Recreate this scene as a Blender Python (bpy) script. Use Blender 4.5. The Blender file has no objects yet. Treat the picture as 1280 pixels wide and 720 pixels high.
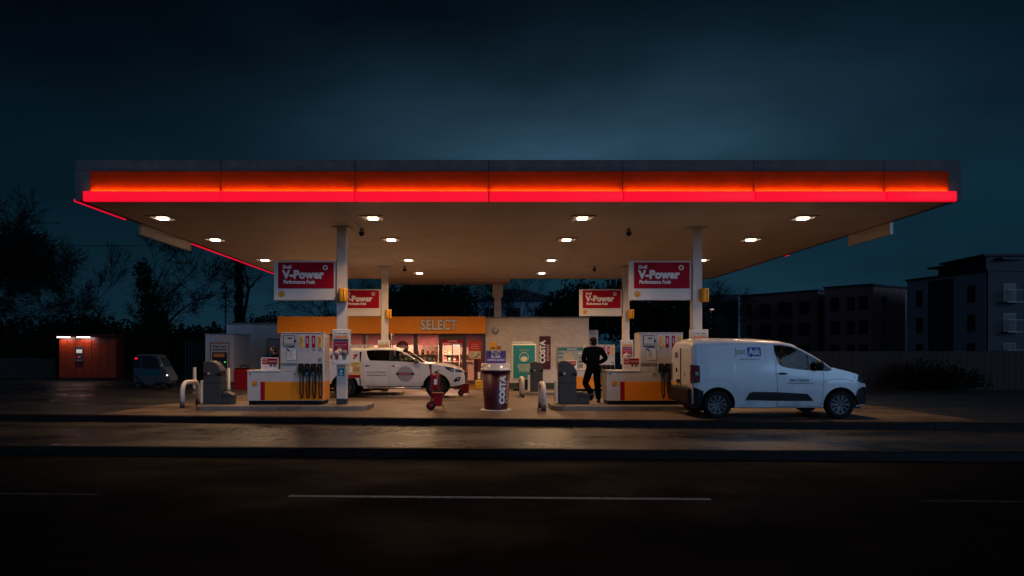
import bpy, bmesh, math, random
from mathutils import Vector, Matrix, noise
R = math.radians
PI = math.pi
random.seed(7)
scene = bpy.context.scene
C = scene.collection

# ------------------------------------------------------------------ camera
F = 853.33
cam_d = bpy.data.cameras.new('camera'); cam = bpy.data.objects.new('camera', cam_d); C.objects.link(cam)
cam.location = (0, 0, 1.55); cam.rotation_euler = (R(90), 0, 0)
cam_d.lens = 24; cam_d.sensor_width = 36; cam_d.clip_end = 2000; cam_d.clip_start = 0.1
cam_d.shift_x = 34/1280; cam_d.shift_y = 78/1280
scene.camera = cam

# ------------------------------------------------------------------ world
SUN_EL, SUN_AZ = 11.0, 38.0          # azimuth of the after-glow, from behind the camera towards its right
world = bpy.data.worlds.new('World'); scene.world = world; world.use_nodes = True
nt = world.node_tree; N = nt.nodes; L = nt.links
for n in list(N): N.remove(n)
out = N.new('ShaderNodeOutputWorld')
tc = N.new('ShaderNodeTexCoord')
sky = N.new('ShaderNodeTexSky'); sky.sky_type = 'NISHITA'; sky.sun_disc = False
sky.sun_elevation = R(2); sky.sun_rotation = R(180-SUN_AZ); sky.dust_density = 3; sky.ozone_density = 3
bg1 = N.new('ShaderNodeBackground'); bg1.inputs[1].default_value = 0.0009*50
sk_t = N.new('ShaderNodeVectorMath'); sk_t.operation = 'MULTIPLY'; sk_t.inputs[1].default_value = (0.10, 0.24, 0.40)
L.new(sky.outputs[0], sk_t.inputs[0]); L.new(sk_t.outputs[0], bg1.inputs[0])
sep = N.new('ShaderNodeSeparateXYZ'); L.new(tc.outputs['Generated'], sep.inputs[0])
def mth(op, a, b=None, c=None, clamp=False):
    m = N.new('ShaderNodeMath'); m.operation = op; m.use_clamp = clamp
    for i, v in enumerate((a, b, c)):
        if v is None: continue
        if isinstance(v, (int, float)): m.inputs[i].default_value = v
        else: L.new(v, m.inputs[i])
    return m.outputs[0]
ele = N.new('ShaderNodeValToRGB'); L.new(mth('MULTIPLY', mth('MAXIMUM', sep.outputs[2], 0.0), 1.6), ele.inputs[0])
cr = ele.color_ramp
cr.elements[0].position = 0.0; cr.elements[0].color = (0.0065, 0.027, 0.046, 1)
cr.elements[1].position = 0.85; cr.elements[1].color = (0.0002, 0.0014, 0.0036, 1)
e = cr.elements.new(0.28); e.color = (0.0024, 0.0158, 0.0268, 1)
e = cr.elements.new(0.52); e.color = (0.0005, 0.0048, 0.0100, 1)
# cloud noise
mp = N.new('ShaderNodeMapping'); mp.inputs['Scale'].default_value = (1.3, 1.3, 3.6); L.new(tc.outputs['Generated'], mp.inputs[0])
nz = N.new('ShaderNodeTexNoise'); nz.inputs['Scale'].default_value = 2.3; nz.inputs['Detail'].default_value = 5; nz.inputs['Roughness'].default_value = 0.45
L.new(mp.outputs[0], nz.inputs['Vector'])
cl = mth('MULTIPLY_ADD', nz.outputs[0], 1.7, 0.15)
# glow patch over the canopy
g = Vector((math.sin(R(7.5))*math.cos(R(16)), math.cos(R(7.5))*math.cos(R(16)), math.sin(R(16))))
sub = N.new('ShaderNodeVectorMath'); sub.operation = 'SUBTRACT'; L.new(tc.outputs['Generated'], sub.inputs[0]); sub.inputs[1].default_value = g
scl = N.new('ShaderNodeVectorMath'); scl.operation = 'MULTIPLY'; L.new(sub.outputs[0], scl.inputs[0]); scl.inputs[1].default_value = (0.8, 0.6, 2.4)
ln = N.new('ShaderNodeVectorMath'); ln.operation = 'LENGTH'; L.new(scl.outputs[0], ln.inputs[0])
gl = mth('EXPONENT', mth('MULTIPLY', mth('POWER', ln.outputs['Value'], 1.15), -8.6))
glow = N.new('ShaderNodeVectorMath'); glow.operation = 'SCALE'; glow.inputs[0].default_value = (0.040, 0.096, 0.150)
L.new(mth('MULTIPLY', gl, mth('MULTIPLY_ADD', nz.outputs[0], 1.9, 0.05)), glow.inputs['Scale'])
bs = N.new('ShaderNodeVectorMath'); bs.operation = 'SCALE'; L.new(ele.outputs[0], bs.inputs[0]); azf = mth('MULTIPLY_ADD', sep.outputs[0], 0.55, 0.88)
L.new(mth('MULTIPLY', cl, mth('MINIMUM', mth('MAXIMUM', azf, 0.5), 1.0)), bs.inputs['Scale'])
# the sky behind the photographer still holds light
back = mth('MULTIPLY', mth('SUBTRACT', mth('MULTIPLY', sep.outputs[1], -1.0), 0.05, clamp=True), 1.0)
bk = N.new('ShaderNodeVectorMath'); bk.operation = 'SCALE'; bk.inputs[0].default_value = (0.028, 0.045, 0.085); L.new(back, bk.inputs['Scale'])
ad = N.new('ShaderNodeVectorMath'); ad.operation = 'ADD'; L.new(bs.outputs[0], ad.inputs[0]); L.new(glow.outputs[0], ad.inputs[1])
ad2 = N.new('ShaderNodeVectorMath'); ad2.operation = 'ADD'; L.new(ad.outputs[0], ad2.inputs[0]); L.new(bk.outputs[0], ad2.inputs[1])
bg2 = N.new('ShaderNodeBackground'); L.new(ad2.outputs[0], bg2.inputs[0])
asd = N.new('ShaderNodeAddShader'); L.new(bg1.outputs[0], asd.inputs[0]); L.new(bg2.outputs[0], asd.inputs[1]); L.new(asd.outputs[0], out.inputs[0])
bg1.inputs[1].default_value = 0.0015

# dusk after-glow: one soft, weak, bluish sun
sd = bpy.data.lights.new('afterglow', 'SUN'); so = bpy.data.objects.new('afterglow', sd); C.objects.link(so)
sd.energy = 0.74; sd.angle = R(30); sd.color = (0.34, 0.60, 1.0)
_d = Vector((math.sin(R(SUN_AZ))*math.cos(R(SUN_EL)), -math.cos(R(SUN_AZ))*math.cos(R(SUN_EL)), math.sin(R(SUN_EL))))
so.rotation_euler = _d.to_track_quat('Z', 'Y').to_euler(); so.location = (20, -20, 30)

vs = scene.view_settings
scene.display_settings.display_device = 'sRGB'
vs.view_transform = 'Standard'; vs.look = 'None'; vs.gamma = 1; vs.exposure = 0; vs.use_curve_mapping = False
cy = scene.cycles
cy.use_denoising = True
try: cy.denoiser = 'OPENIMAGEDENOISE'
except Exception: pass
cy.max_bounces = 7; cy.diffuse_bounces = 3; cy.glossy_bounces = 3; cy.transparent_max_bounces = 12
cy.caustics_reflective = False; cy.caustics_refractive = False; cy.sample_clamp_indirect = 4.0
LAMP_W = 50.0

# ------------------------------------------------------------------ helpers
def px(x, y, Y):
    """photo pixel at depth Y -> X, Z"""
    return (x-606)*Y/F, 1.55+(438-y)*Y/F
def X_(x, Y): return (x-606)*Y/F
def Z_(y, Y): return 1.55+(438-y)*Y/F
def ss(t): t = max(0, min(1, t)); return t*t*(3-2*t)
def g_(x, y): return -0.3*max(0, min(1, (y-19)/14))*ss((x+16)/6)
def K1(x): return 15.45-0.09*x
def K2(x): return 11.78-0.043*x

MATS = {}
def mat(name, col, rough=0.6, metal=0.0, var=0.12, vs_=6.0, bump=0.0, bs_=40.0, coat=0.0, emit=None, es=0.0, spec=0.5, rv=0.0, dirt=None):
    if name in MATS: return MATS[name]
    m = bpy.data.materials.new(name); m.use_nodes = True; MATS[name] = m
    t = m.node_tree; b = t.nodes['Principled BSDF']
    b.inputs['Roughness'].default_value = rough; b.inputs['Metallic'].default_value = metal
    b.inputs['Specular IOR Level'].default_value = spec
    if coat: b.inputs['Coat Weight'].default_value = coat; b.inputs['Coat Roughness'].default_value = 0.06
    co = t.nodes.new('ShaderNodeTexCoord')
    n = t.nodes.new('ShaderNodeTexNoise'); n.inputs['Scale'].default_value = vs_; n.inputs['Detail'].default_value = 6
    t.links.new(co.outputs['Object'], n.inputs['Vector'])
    mr = t.nodes.new('ShaderNodeMapRange'); t.links.new(n.outputs[0], mr.inputs[0])
    mr.inputs['From Min'].default_value = 0.3; mr.inputs['From Max'].default_value = 0.7
    mr.inputs['To Min'].default_value = 1-var; mr.inputs['To Max'].default_value = 1+var*0.5
    v = t.nodes.new('ShaderNodeVectorMath'); v.operation = 'SCALE'; v.inputs[0].default_value = col[:3]
    t.links.new(mr.outputs[0], v.inputs['Scale'])
    colout = v.outputs[0]
    if dirt:   # (colour, scale, amount)
        n3 = t.nodes.new('ShaderNodeTexNoise'); n3.inputs['Scale'].default_value = dirt[1]; n3.inputs['Detail'].default_value = 8; n3.inputs['Roughness'].default_value = 0.7
        t.links.new(co.outputs['Object'], n3.inputs['Vector'])
        r3 = t.nodes.new('ShaderNodeMapRange'); r3.inputs['From Min'].default_value = 0.48; r3.inputs['From Max'].default_value = 0.72; r3.inputs['To Max'].default_value = dirt[2]
        t.links.new(n3.outputs[0], r3.inputs[0])
        mx = t.nodes.new('ShaderNodeMix'); mx.data_type = 'RGBA'; t.links.new(r3.outputs[0], mx.inputs[0]); t.links.new(colout, mx.inputs[6]); mx.inputs[7].default_value = (*dirt[0], 1)
        colout = mx.outputs[2]
    t.links.new(colout, b.inputs['Base Color'])
    if rv:
        r = t.nodes.new('ShaderNodeMapRange'); t.links.new(n.outputs[0], r.inputs[0])
        r.inputs['From Min'].default_value = 0.3; r.inputs['From Max'].default_value = 0.7
        r.inputs['To Min'].default_value = max(0.03, rough-rv); r.inputs['To Max'].default_value = min(1, rough+rv)
        t.links.new(r.outputs[0], b.inputs['Roughness'])
    if bump:
        n2 = t.nodes.new('ShaderNodeTexNoise'); n2.inputs['Scale'].default_value = bs_; n2.inputs['Detail'].default_value = 4
        t.links.new(co.outputs['Object'], n2.inputs['Vector'])
        bp = t.nodes.new('ShaderNodeBump'); bp.inputs['Strength'].default_value = bump; bp.inputs['Distance'].default_value = 0.02
        t.links.new(n2.outputs[0], bp.inputs['Height']); t.links.new(bp.outputs[0], b.inputs['Normal'])
    if emit:
        b.inputs['Emission Color'].default_value = (*emit, 1); b.inputs['Emission Strength'].default_value = es
    return m

def glass(name, tint, gl=0.9, rough=0.02, mixf=None):
    if name in MATS: return MATS[name]
    m = bpy.data.materials.new(name); m.use_nodes = True; MATS[name] = m
    t = m.node_tree; t.nodes.remove(t.nodes['Principled BSDF']); o = t.nodes['Material Output']
    tr = t.nodes.new('ShaderNodeBsdfTransparent'); tr.inputs[0].default_value = (*tint, 1)
    g = t.nodes.new('ShaderNodeBsdfGlossy'); g.inputs['Roughness'].default_value = rough; g.inputs[0].default_value = (gl, gl, gl, 1)
    lw = t.nodes.new('ShaderNodeLayerWeight'); lw.inputs[0].default_value = 0.5
    pw = t.nodes.new('ShaderNodeMath'); pw.operation = 'POWER'; t.links.new(lw.outputs['Facing'], pw.inputs[0]); pw.inputs[1].default_value = 4.0
    fr = t.nodes.new('ShaderNodeMath'); fr.operation = 'MULTIPLY_ADD'; t.links.new(pw.outputs[0], fr.inputs[0]); fr.inputs[1].default_value = 0.85; fr.inputs[2].default_value = 0.04
    co = t.nodes.new('ShaderNodeTexCoord'); n = t.nodes.new('ShaderNodeTexNoise'); n.inputs['Scale'].default_value = 3
    t.links.new(co.outputs['Object'], n.inputs[0])
    ml = t.nodes.new('ShaderNodeMath'); ml.operation = 'MULTIPLY_ADD'; t.links.new(n.outputs[0], ml.inputs[0]); ml.inputs[1].default_value = 0.03
    t.links.new(fr.outputs[0], ml.inputs[2])
    mx = t.nodes.new('ShaderNodeMixShader'); t.links.new(ml.outputs[0], mx.inputs[0]); t.links.new(tr.outputs[0], mx.inputs[1]); t.links.new(g.outputs[0], mx.inputs[2])
    t.links.new(mx.outputs[0], o.inputs[0])
    return m

def emitter(name, col, strength):
    return mat(name, (0.05, 0.05, 0.05), 0.4, emit=col, es=strength, var=0.02, spec=0.1)

def carpaint(name, col, dirty=None):
    """paint outside, dark trim on the inner face of the shell, grime of its own shape near the sills"""
    if name in MATS: return MATS[name]
    m = bpy.data.materials.new(name); m.use_nodes = True; MATS[name] = m
    t = m.node_tree; b = t.nodes['Principled BSDF']; b.inputs['Roughness'].default_value = 0.33
    b.inputs['Coat Weight'].default_value = 0.6; b.inputs['Coat Roughness'].default_value = 0.08
    co = t.nodes.new('ShaderNodeTexCoord'); n = t.nodes.new('ShaderNodeTexNoise'); n.inputs['Scale'].default_value = 2.2; n.inputs['Detail'].default_value = 9; n.inputs['Roughness'].default_value = 0.65
    t.links.new(co.outputs['Object'], n.inputs[0])
    sp = t.nodes.new('ShaderNodeSeparateXYZ'); t.links.new(co.outputs['Object'], sp.inputs[0])
    a = t.nodes.new('ShaderNodeMapRange'); t.links.new(sp.outputs[2], a.inputs[0]); a.inputs['From Min'].default_value = 0.95; a.inputs['From Max'].default_value = 0.3; a.inputs['To Min'].default_value = 0.0; a.inputs['To Max'].default_value = 0.75
    c = t.nodes.new('ShaderNodeMapRange'); t.links.new(n.outputs[0], c.inputs[0]); c.inputs['From Min'].default_value = 0.35; c.inputs['From Max'].default_value = 0.7
    p = t.nodes.new('ShaderNodeMath'); p.operation = 'MULTIPLY'; t.links.new(a.outputs[0], p.inputs[0]); t.links.new(c.outputs[0], p.inputs[1])
    mx = t.nodes.new('ShaderNodeMix'); mx.data_type = 'RGBA'; t.links.new(p.outputs[0], mx.inputs[0]); mx.inputs[6].default_value = (*col, 1); mx.inputs[7].default_value = (*(dirty or (0.2, 0.17, 0.15)), 1)
    ge = t.nodes.new('ShaderNodeNewGeometry')
    m2 = t.nodes.new('ShaderNodeMix'); m2.data_type = 'RGBA'; t.links.new(ge.outputs['Backfacing'], m2.inputs[0]); t.links.new(mx.outputs[2], m2.inputs[6]); m2.inputs[7].default_value = (0.03, 0.03, 0.032, 1)
    t.links.new(m2.outputs[2], b.inputs['Base Color'])
    return m

class P:
    """collects shapes for ONE mesh object (several materials allowed)"""
    def __init__(s): s.bm = bmesh.new(); s.mats = []
    def mi(s, m):
        if m not in s.mats: s.mats.append(m)
        return s.mats.index(m)
    def _fin(s, verts, m, mtx=None, smooth=False):
        i = s.mi(m); fs = set()
        for v in verts:
            for f in v.link_faces: fs.add(f)
        for f in fs: f.material_index = i; f.smooth = smooth
        if mtx is not None: bmesh.ops.transform(s.bm, matrix=mtx, verts=list(verts))
    def box(s, c, d, m, rot=None, bev=0.0, seg=1, smooth=False):
        r = bmesh.ops.create_cube(s.bm, size=1); vs = r['verts']
        bmesh.ops.scale(s.bm, vec=d, verts=vs)
        if bev > 0:
            es = list({e for v in vs for e in v.link_edges})
            rr = bmesh.ops.bevel(s.bm, geom=es, offset=min(bev, min(d)*0.49), segments=seg, affect='EDGES', profile=0.5)
            vs = list({v for f in rr['faces'] for v in f.verts} | {v for v in vs if v.is_valid})
        M = Matrix.Translation(c)
        if rot is not None: M = M @ (rot if isinstance(rot, Matrix) else Matrix.Rotation(rot, 4, 'Z'))
        s._fin(vs, m, M, smooth); return s
    def b(s, x0, x1, y0, y1, z0, z1, m, bev=0.0):
        return s.box(((x0+x1)/2, (y0+y1)/2, (z0+z1)/2), (abs(x1-x0), abs(y1-y0), abs(z1-z0)), m, bev=bev)
    def cyl(s, a, b, r, m, r2=None, n=20, smooth=True, caps=True):
        a = Vector(a); b = Vector(b); d = b-a
        q = bmesh.ops.create_cone(s.bm, cap_ends=caps, segments=n, radius1=r, radius2=r if r2 is None else r2, depth=d.length)
        M = Matrix.Translation((a+b)/2) @ d.to_track_quat('Z', 'Y').to_matrix().to_4x4()
        s._fin(q['verts'], m, M, False)
        if smooth:
            for v in q['verts']:
                for f in v.link_faces:
                    if len(f.verts) == 4: f.smooth = True
        return s
    def ball(s, c, rad, m, u=16, v=10, rot=None):
        q = bmesh.ops.create_uvsphere(s.bm, u_segments=u, v_segments=v, radius=1)
        rad = (rad,)*3 if isinstance(rad, (int, float)) else rad
        M = Matrix.Translation(c) @ (rot or Matrix()) @ Matrix.Diagonal((*rad, 1))
        s._fin(q['verts'], m, M, True); return s
    def tube(s, pts, r, m, n=8, smooth=True, closed=False):
        pts = [Vector(p) for p in pts]; rs = r if isinstance(r, (list, tuple)) else [r]*len(pts)
        i = s.mi(m); rings = []; up = None
        for k, p in enumerate(pts):
            if closed: d = pts[(k+1) % len(pts)]-pts[k-1]
            else: d = (pts[min(k+1, len(pts)-1)]-pts[max(k-1, 0)])
            d = d.normalized() if d.length > 1e-9 else Vector((0, 0, 1))
            if up is None: up = d.orthogonal().normalized()
            up = (up-d*up.dot(d))
            up = up.normalized() if up.length > 1e-6 else d.orthogonal().normalized()
            w = d.cross(up)
            rings.append([s.bm.verts.new(p+(up*math.cos(2*PI*j/n)+w*math.sin(2*PI*j/n))*rs[k]) for j in range(n)])
        K = len(rings)
        for k in range(K if closed else K-1):
            A, B = rings[k], rings[(k+1) % K]
            for j in range(n):
                f = s.bm.faces.new((A[j], A[(j+1) % n], B[(j+1) % n], B[j])); f.material_index = i; f.smooth = smooth
        if not closed and n > 3:
            for rg in (rings[0][::-1], rings[-1]):
                f = s.bm.faces.new(rg); f.material_index = i
        return s
    def prism(s, poly, y0, y1, m, axis='Y', smooth=False):
        """poly in (x,z) extruded along y (axis Y), or (x,y) along z (axis Z), or (y,z) along x (axis X)"""
        def pt(p, t): return {'Y': (p[0], t, p[1]), 'Z': (p[0], p[1], t), 'X': (t, p[0], p[1])}[axis]
        A = [s.bm.verts.new(pt(p, y0)) for p in poly]; B = [s.bm.verts.new(pt(p, y1)) for p in poly]
        i = s.mi(m); fs = [s.bm.faces.new(A), s.bm.faces.new(B[::-1])]
        n = len(poly)
        for k in range(n):
            f = s.bm.faces.new((A[k], B[k], B[(k+1) % n], A[(k+1) % n])); f.smooth = smooth; fs.append(f)
        for f in fs: f.material_index = i
        bmesh.ops.recalc_face_normals(s.bm, faces=fs)
        return s
    def lathe(s, prof, m, c=(0, 0, 0), n=32, smooth=True, axis='Z', mats=None):
        rings = []
        for r, z in prof:
            ring = []
            for j in range(n):
                a = 2*PI*j/n
                p = {'Z': (r*math.cos(a), r*math.sin(a), z), 'Y': (r*math.cos(a), z, r*math.sin(a)), 'X': (z, r*math.cos(a), r*math.sin(a))}[axis]
                ring.append(s.bm.verts.new(Vector(p)+Vector(c)))
            rings.append(ring)
        fs = []
        for k in range(len(rings)-1):
            i = s.mi(mats[k] if mats else m)
            for j in range(n):
                f = s.bm.faces.new((rings[k][j], rings[k][(j+1) % n], rings[k+1][(j+1) % n], rings[k+1][j])); f.material_index = i; f.smooth = smooth; fs.append(f)
        bmesh.ops.recalc_face_normals(s.bm, faces=fs)
        return s
    def text(s, txt, loc, size, m, bold=0.0, align='CENTER', rot=(PI/2, 0, 0), ext=0.0015, sx=1.0, shear=0.0, sp=1.0):
        cu = bpy.data.curves.new('t', 'FONT'); cu.body = txt; cu.size = size; cu.align_x = align; cu.align_y = 'CENTER'
        cu.offset = bold; cu.extrude = ext; cu.shear = shear; cu.space_character = sp; cu.resolution_u = 3
        o = bpy.data.objects.new('t', cu); C.objects.link(o)
        bpy.context.view_layer.update()
        me = bpy.data.meshes.new_from_object(o.evaluated_get(bpy.context.evaluated_depsgraph_get()))
        from mathutils import Euler
        M = Matrix.Translation(loc) @ Euler(rot).to_matrix().to_4x4() @ Matrix.Diagonal((sx, 1, 1, 1))
        n0 = len(s.bm.verts); f0 = len(s.bm.faces)
        me.transform(M); s.bm.from_mesh(me); s.bm.faces.ensure_lookup_table()
        i = s.mi(m)
        for k in range(f0, len(s.bm.faces)): s.bm.faces[k].material_index = i; s.bm.faces[k].smooth = False
        bpy.data.objects.remove(o); bpy.data.curves.remove(cu); bpy.data.meshes.remove(me)
        return s
    def mesh(s, name):
        me = bpy.data.meshes.new(name); s.bm.normal_update(); s.bm.to_mesh(me); s.bm.free()
        for m in s.mats: me.materials.append(m)
        return me
    def build(s, name, parent=None, loc=None):
        o = bpy.data.objects.new(name, s.mesh(name)); C.objects.link(o)
        if parent: o.parent = parent
        if loc is not None: o.location = loc
        return o

def tag(o, label, cat, group=None, kind=None):
    if label: o['label'] = label
    if cat: o['category'] = cat
    if group: o['group'] = group
    if kind: o['kind'] = kind
    return o
def empty(name, loc, label, cat, group=None, rz=0.0):
    o = bpy.data.objects.new(name, None); C.objects.link(o); o.location = loc; o.rotation_euler = (0, 0, rz); o.empty_display_size = 0.2
    return tag(o, label, cat, group)
def struct(o): o['kind'] = 'structure'; return o
def kids(o): return [c for c in bpy.data.objects if c.parent == o]
def copy_tree(o, parent=None):
    c = o.copy(); C.objects.link(c); c.parent = parent
    for ch in kids(o):
        if ch is not c: copy_tree(ch, c)
    return c
def dup(o, loc, label, rz=None):
    c = copy_tree(o); c.location = loc; c['label'] = label
    if rz is not None: c.rotation_euler = (0, 0, rz)
    return c

# ------------------------------------------------------------------ materials
WHITE = mat('white_enamel', (0.68, 0.65, 0.61), 0.5, spec=0.3, var=0.06, dirt=((0.4, 0.37, 0.33), 3, 0.35))
PWHITE = mat('pump_white', (0.55, 0.53, 0.52), 0.32, var=0.05, dirt=((0.35, 0.33, 0.3), 4, 0.3))
ORANGE = mat('orange_panel', (0.85, 0.27, 0.004), 0.5, var=0.06)
AMBER = mat('amber_paint', (0.85, 0.38, 0.02), 0.35, var=0.05)
RED = mat('red_panel', (0.36, 0.003, 0.018), 0.6, spec=0.15, var=0.06)
DRED = mat('maroon_panel', (0.060, 0.003, 0.010), 0.42, var=0.08)
BLACK = mat('black_plastic', (0.007, 0.007, 0.008), 0.55, bump=0.1, spec=0.25)
RUBBER = mat('black_rubber', (0.007, 0.007, 0.007), 0.75, bump=0.2, spec=0.25)
DGREY = mat('dark_grey_plastic', (0.036, 0.038, 0.043), 0.5, bump=0.1)
MGREY = mat('mid_grey', (0.2, 0.2, 0.2), 0.5)
LGREY = mat('light_grey', (0.42, 0.42, 0.43), 0.4)
CHROME = mat('brushed_metal', (0.6, 0.6, 0.62), 0.25, 1.0)
STEEL = mat('galvanised_steel', (0.35, 0.36, 0.37), 0.45, 0.9)
PAPER = mat('paper_white', (0.78, 0.76, 0.74), 0.7, var=0.03)
PINK = mat('pale_pink_print', (0.75, 0.42, 0.38), 0.6)
YEL = mat('yellow_print', (0.8, 0.42, 0.03), 0.5, var=0.05)
LETTER = mat('white_lettering', (0.8, 0.78, 0.76), 0.5, var=0.02)
INK = mat('dark_ink', (0.03, 0.03, 0.035), 0.6)
GINK = mat('grey_ink', (0.16, 0.16, 0.18), 0.6)
TEAL = mat('teal_print', (0.010, 0.20, 0.23), 0.45, var=0.06)
PURPLE = mat('purple_print', (0.13, 0.05, 0.3), 0.5)
NAVY = mat('navy_print', (0.02, 0.025, 0.07), 0.5)
BROWN = mat('brown_print', (0.15, 0.06, 0.04), 0.6)
BEIGE = mat('beige_print', (0.55, 0.45, 0.3), 0.6)
GREENI = mat('green_ink', (0.08, 0.3, 0.05), 0.5)
BLUEI = mat('blue_ink', (0.01, 0.06, 0.32), 0.5)
GREENP = mat('green_plastic', (0.01, 0.14, 0.03), 0.4)
CLGLASS = glass('clear_glass', (0.86, 0.9, 0.9))
CARGLASS = glass('car_glass', (0.70, 0.78, 0.68), 0.22)
TINTGLASS = glass('tinted_glass', (0.10, 0.10, 0.11), 0.25)
PAINTW = carpaint('white_car_paint', (0.70, 0.71, 0.73), (0.30, 0.24, 0.24))
PAINTC = carpaint('white_pickup_paint', (0.72, 0.70, 0.68), (0.45, 0.38, 0.32))

def brick_mat(name, col, mortar, sc=1.0, rough=0.7, bump=0.5, bw=0.22, bh=0.075):
    m = bpy.data.materials.new(name); m.use_nodes = True; MATS[name] = m
    t = m.node_tree; b = t.nodes['Principled BSDF']; b.inputs['Roughness'].default_value = rough
    co = t.nodes.new('ShaderNodeTexCoord'); sp = t.nodes.new('ShaderNodeSeparateXYZ'); t.links.new(co.outputs['Object'], sp.inputs[0])
    ad = t.nodes.new('ShaderNodeMath'); ad.operation = 'ADD'; t.links.new(sp.outputs[0], ad.inputs[0]); t.links.new(sp.outputs[1], ad.inputs[1])
    cb = t.nodes.new('ShaderNodeCombineXYZ'); t.links.new(ad.outputs[0], cb.inputs[0]); t.links.new(sp.outputs[2], cb.inputs[1])
    br = t.nodes.new('ShaderNodeTexBrick'); t.links.new(cb.outputs[0], br.inputs['Vector'])
    br.inputs['Color1'].default_value = (*col, 1); br.inputs['Color2'].default_value = (*[c*0.86 for c in col], 1); br.inputs['Mortar'].default_value = (*mortar, 1)
    br.inputs['Scale'].default_value = sc; br.inputs['Brick Width'].default_value = bw; br.inputs['Row Height'].default_value = bh; br.inputs['Mortar Size'].default_value = 0.008; br.inputs['Mortar Smooth'].default_value = 0.4
    n = t.nodes.new('ShaderNodeTexNoise'); n.inputs['Scale'].default_value = 0.9; n.inputs['Detail'].default_value = 8; t.links.new(co.outputs['Object'], n.inputs[0])
    mr = t.nodes.new('ShaderNodeMapRange'); t.links.new(n.outputs[0], mr.inputs[0]); mr.inputs['From Min'].default_value = 0.3; mr.inputs['From Max'].default_value = 0.7; mr.inputs['To Min'].default_value = 0.78; mr.inputs['To Max'].default_value = 1.05
    v = t.nodes.new('ShaderNodeVectorMath'); v.operation = 'SCALE'; t.links.new(br.outputs[0], v.inputs[0]); t.links.new(mr.outputs[0], v.inputs['Scale']); t.links.new(v.outputs[0], b.inputs['Base Color'])
    bp = t.nodes.new('ShaderNodeBump'); bp.inputs['Strength'].default_value = bump; bp.inputs['Distance'].default_value = 0.01; bp.invert = True
    t.links.new(br.outputs['Fac'], bp.inputs['Height']); t.links.new(bp.outputs[0], b.inputs['Normal'])
    return m
WBRICK = brick_mat('painted_brick', (0.74, 0.64, 0.52), (0.44, 0.38, 0.30))
WBRICK2 = brick_mat('painted_brick_shaded_yard', (0.80, 0.82, 0.84), (0.6, 0.62, 0.64))
RBRICK = brick_mat('red_brick', (0.42, 0.22, 0.20), (0.11, 0.09, 0.08))

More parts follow.
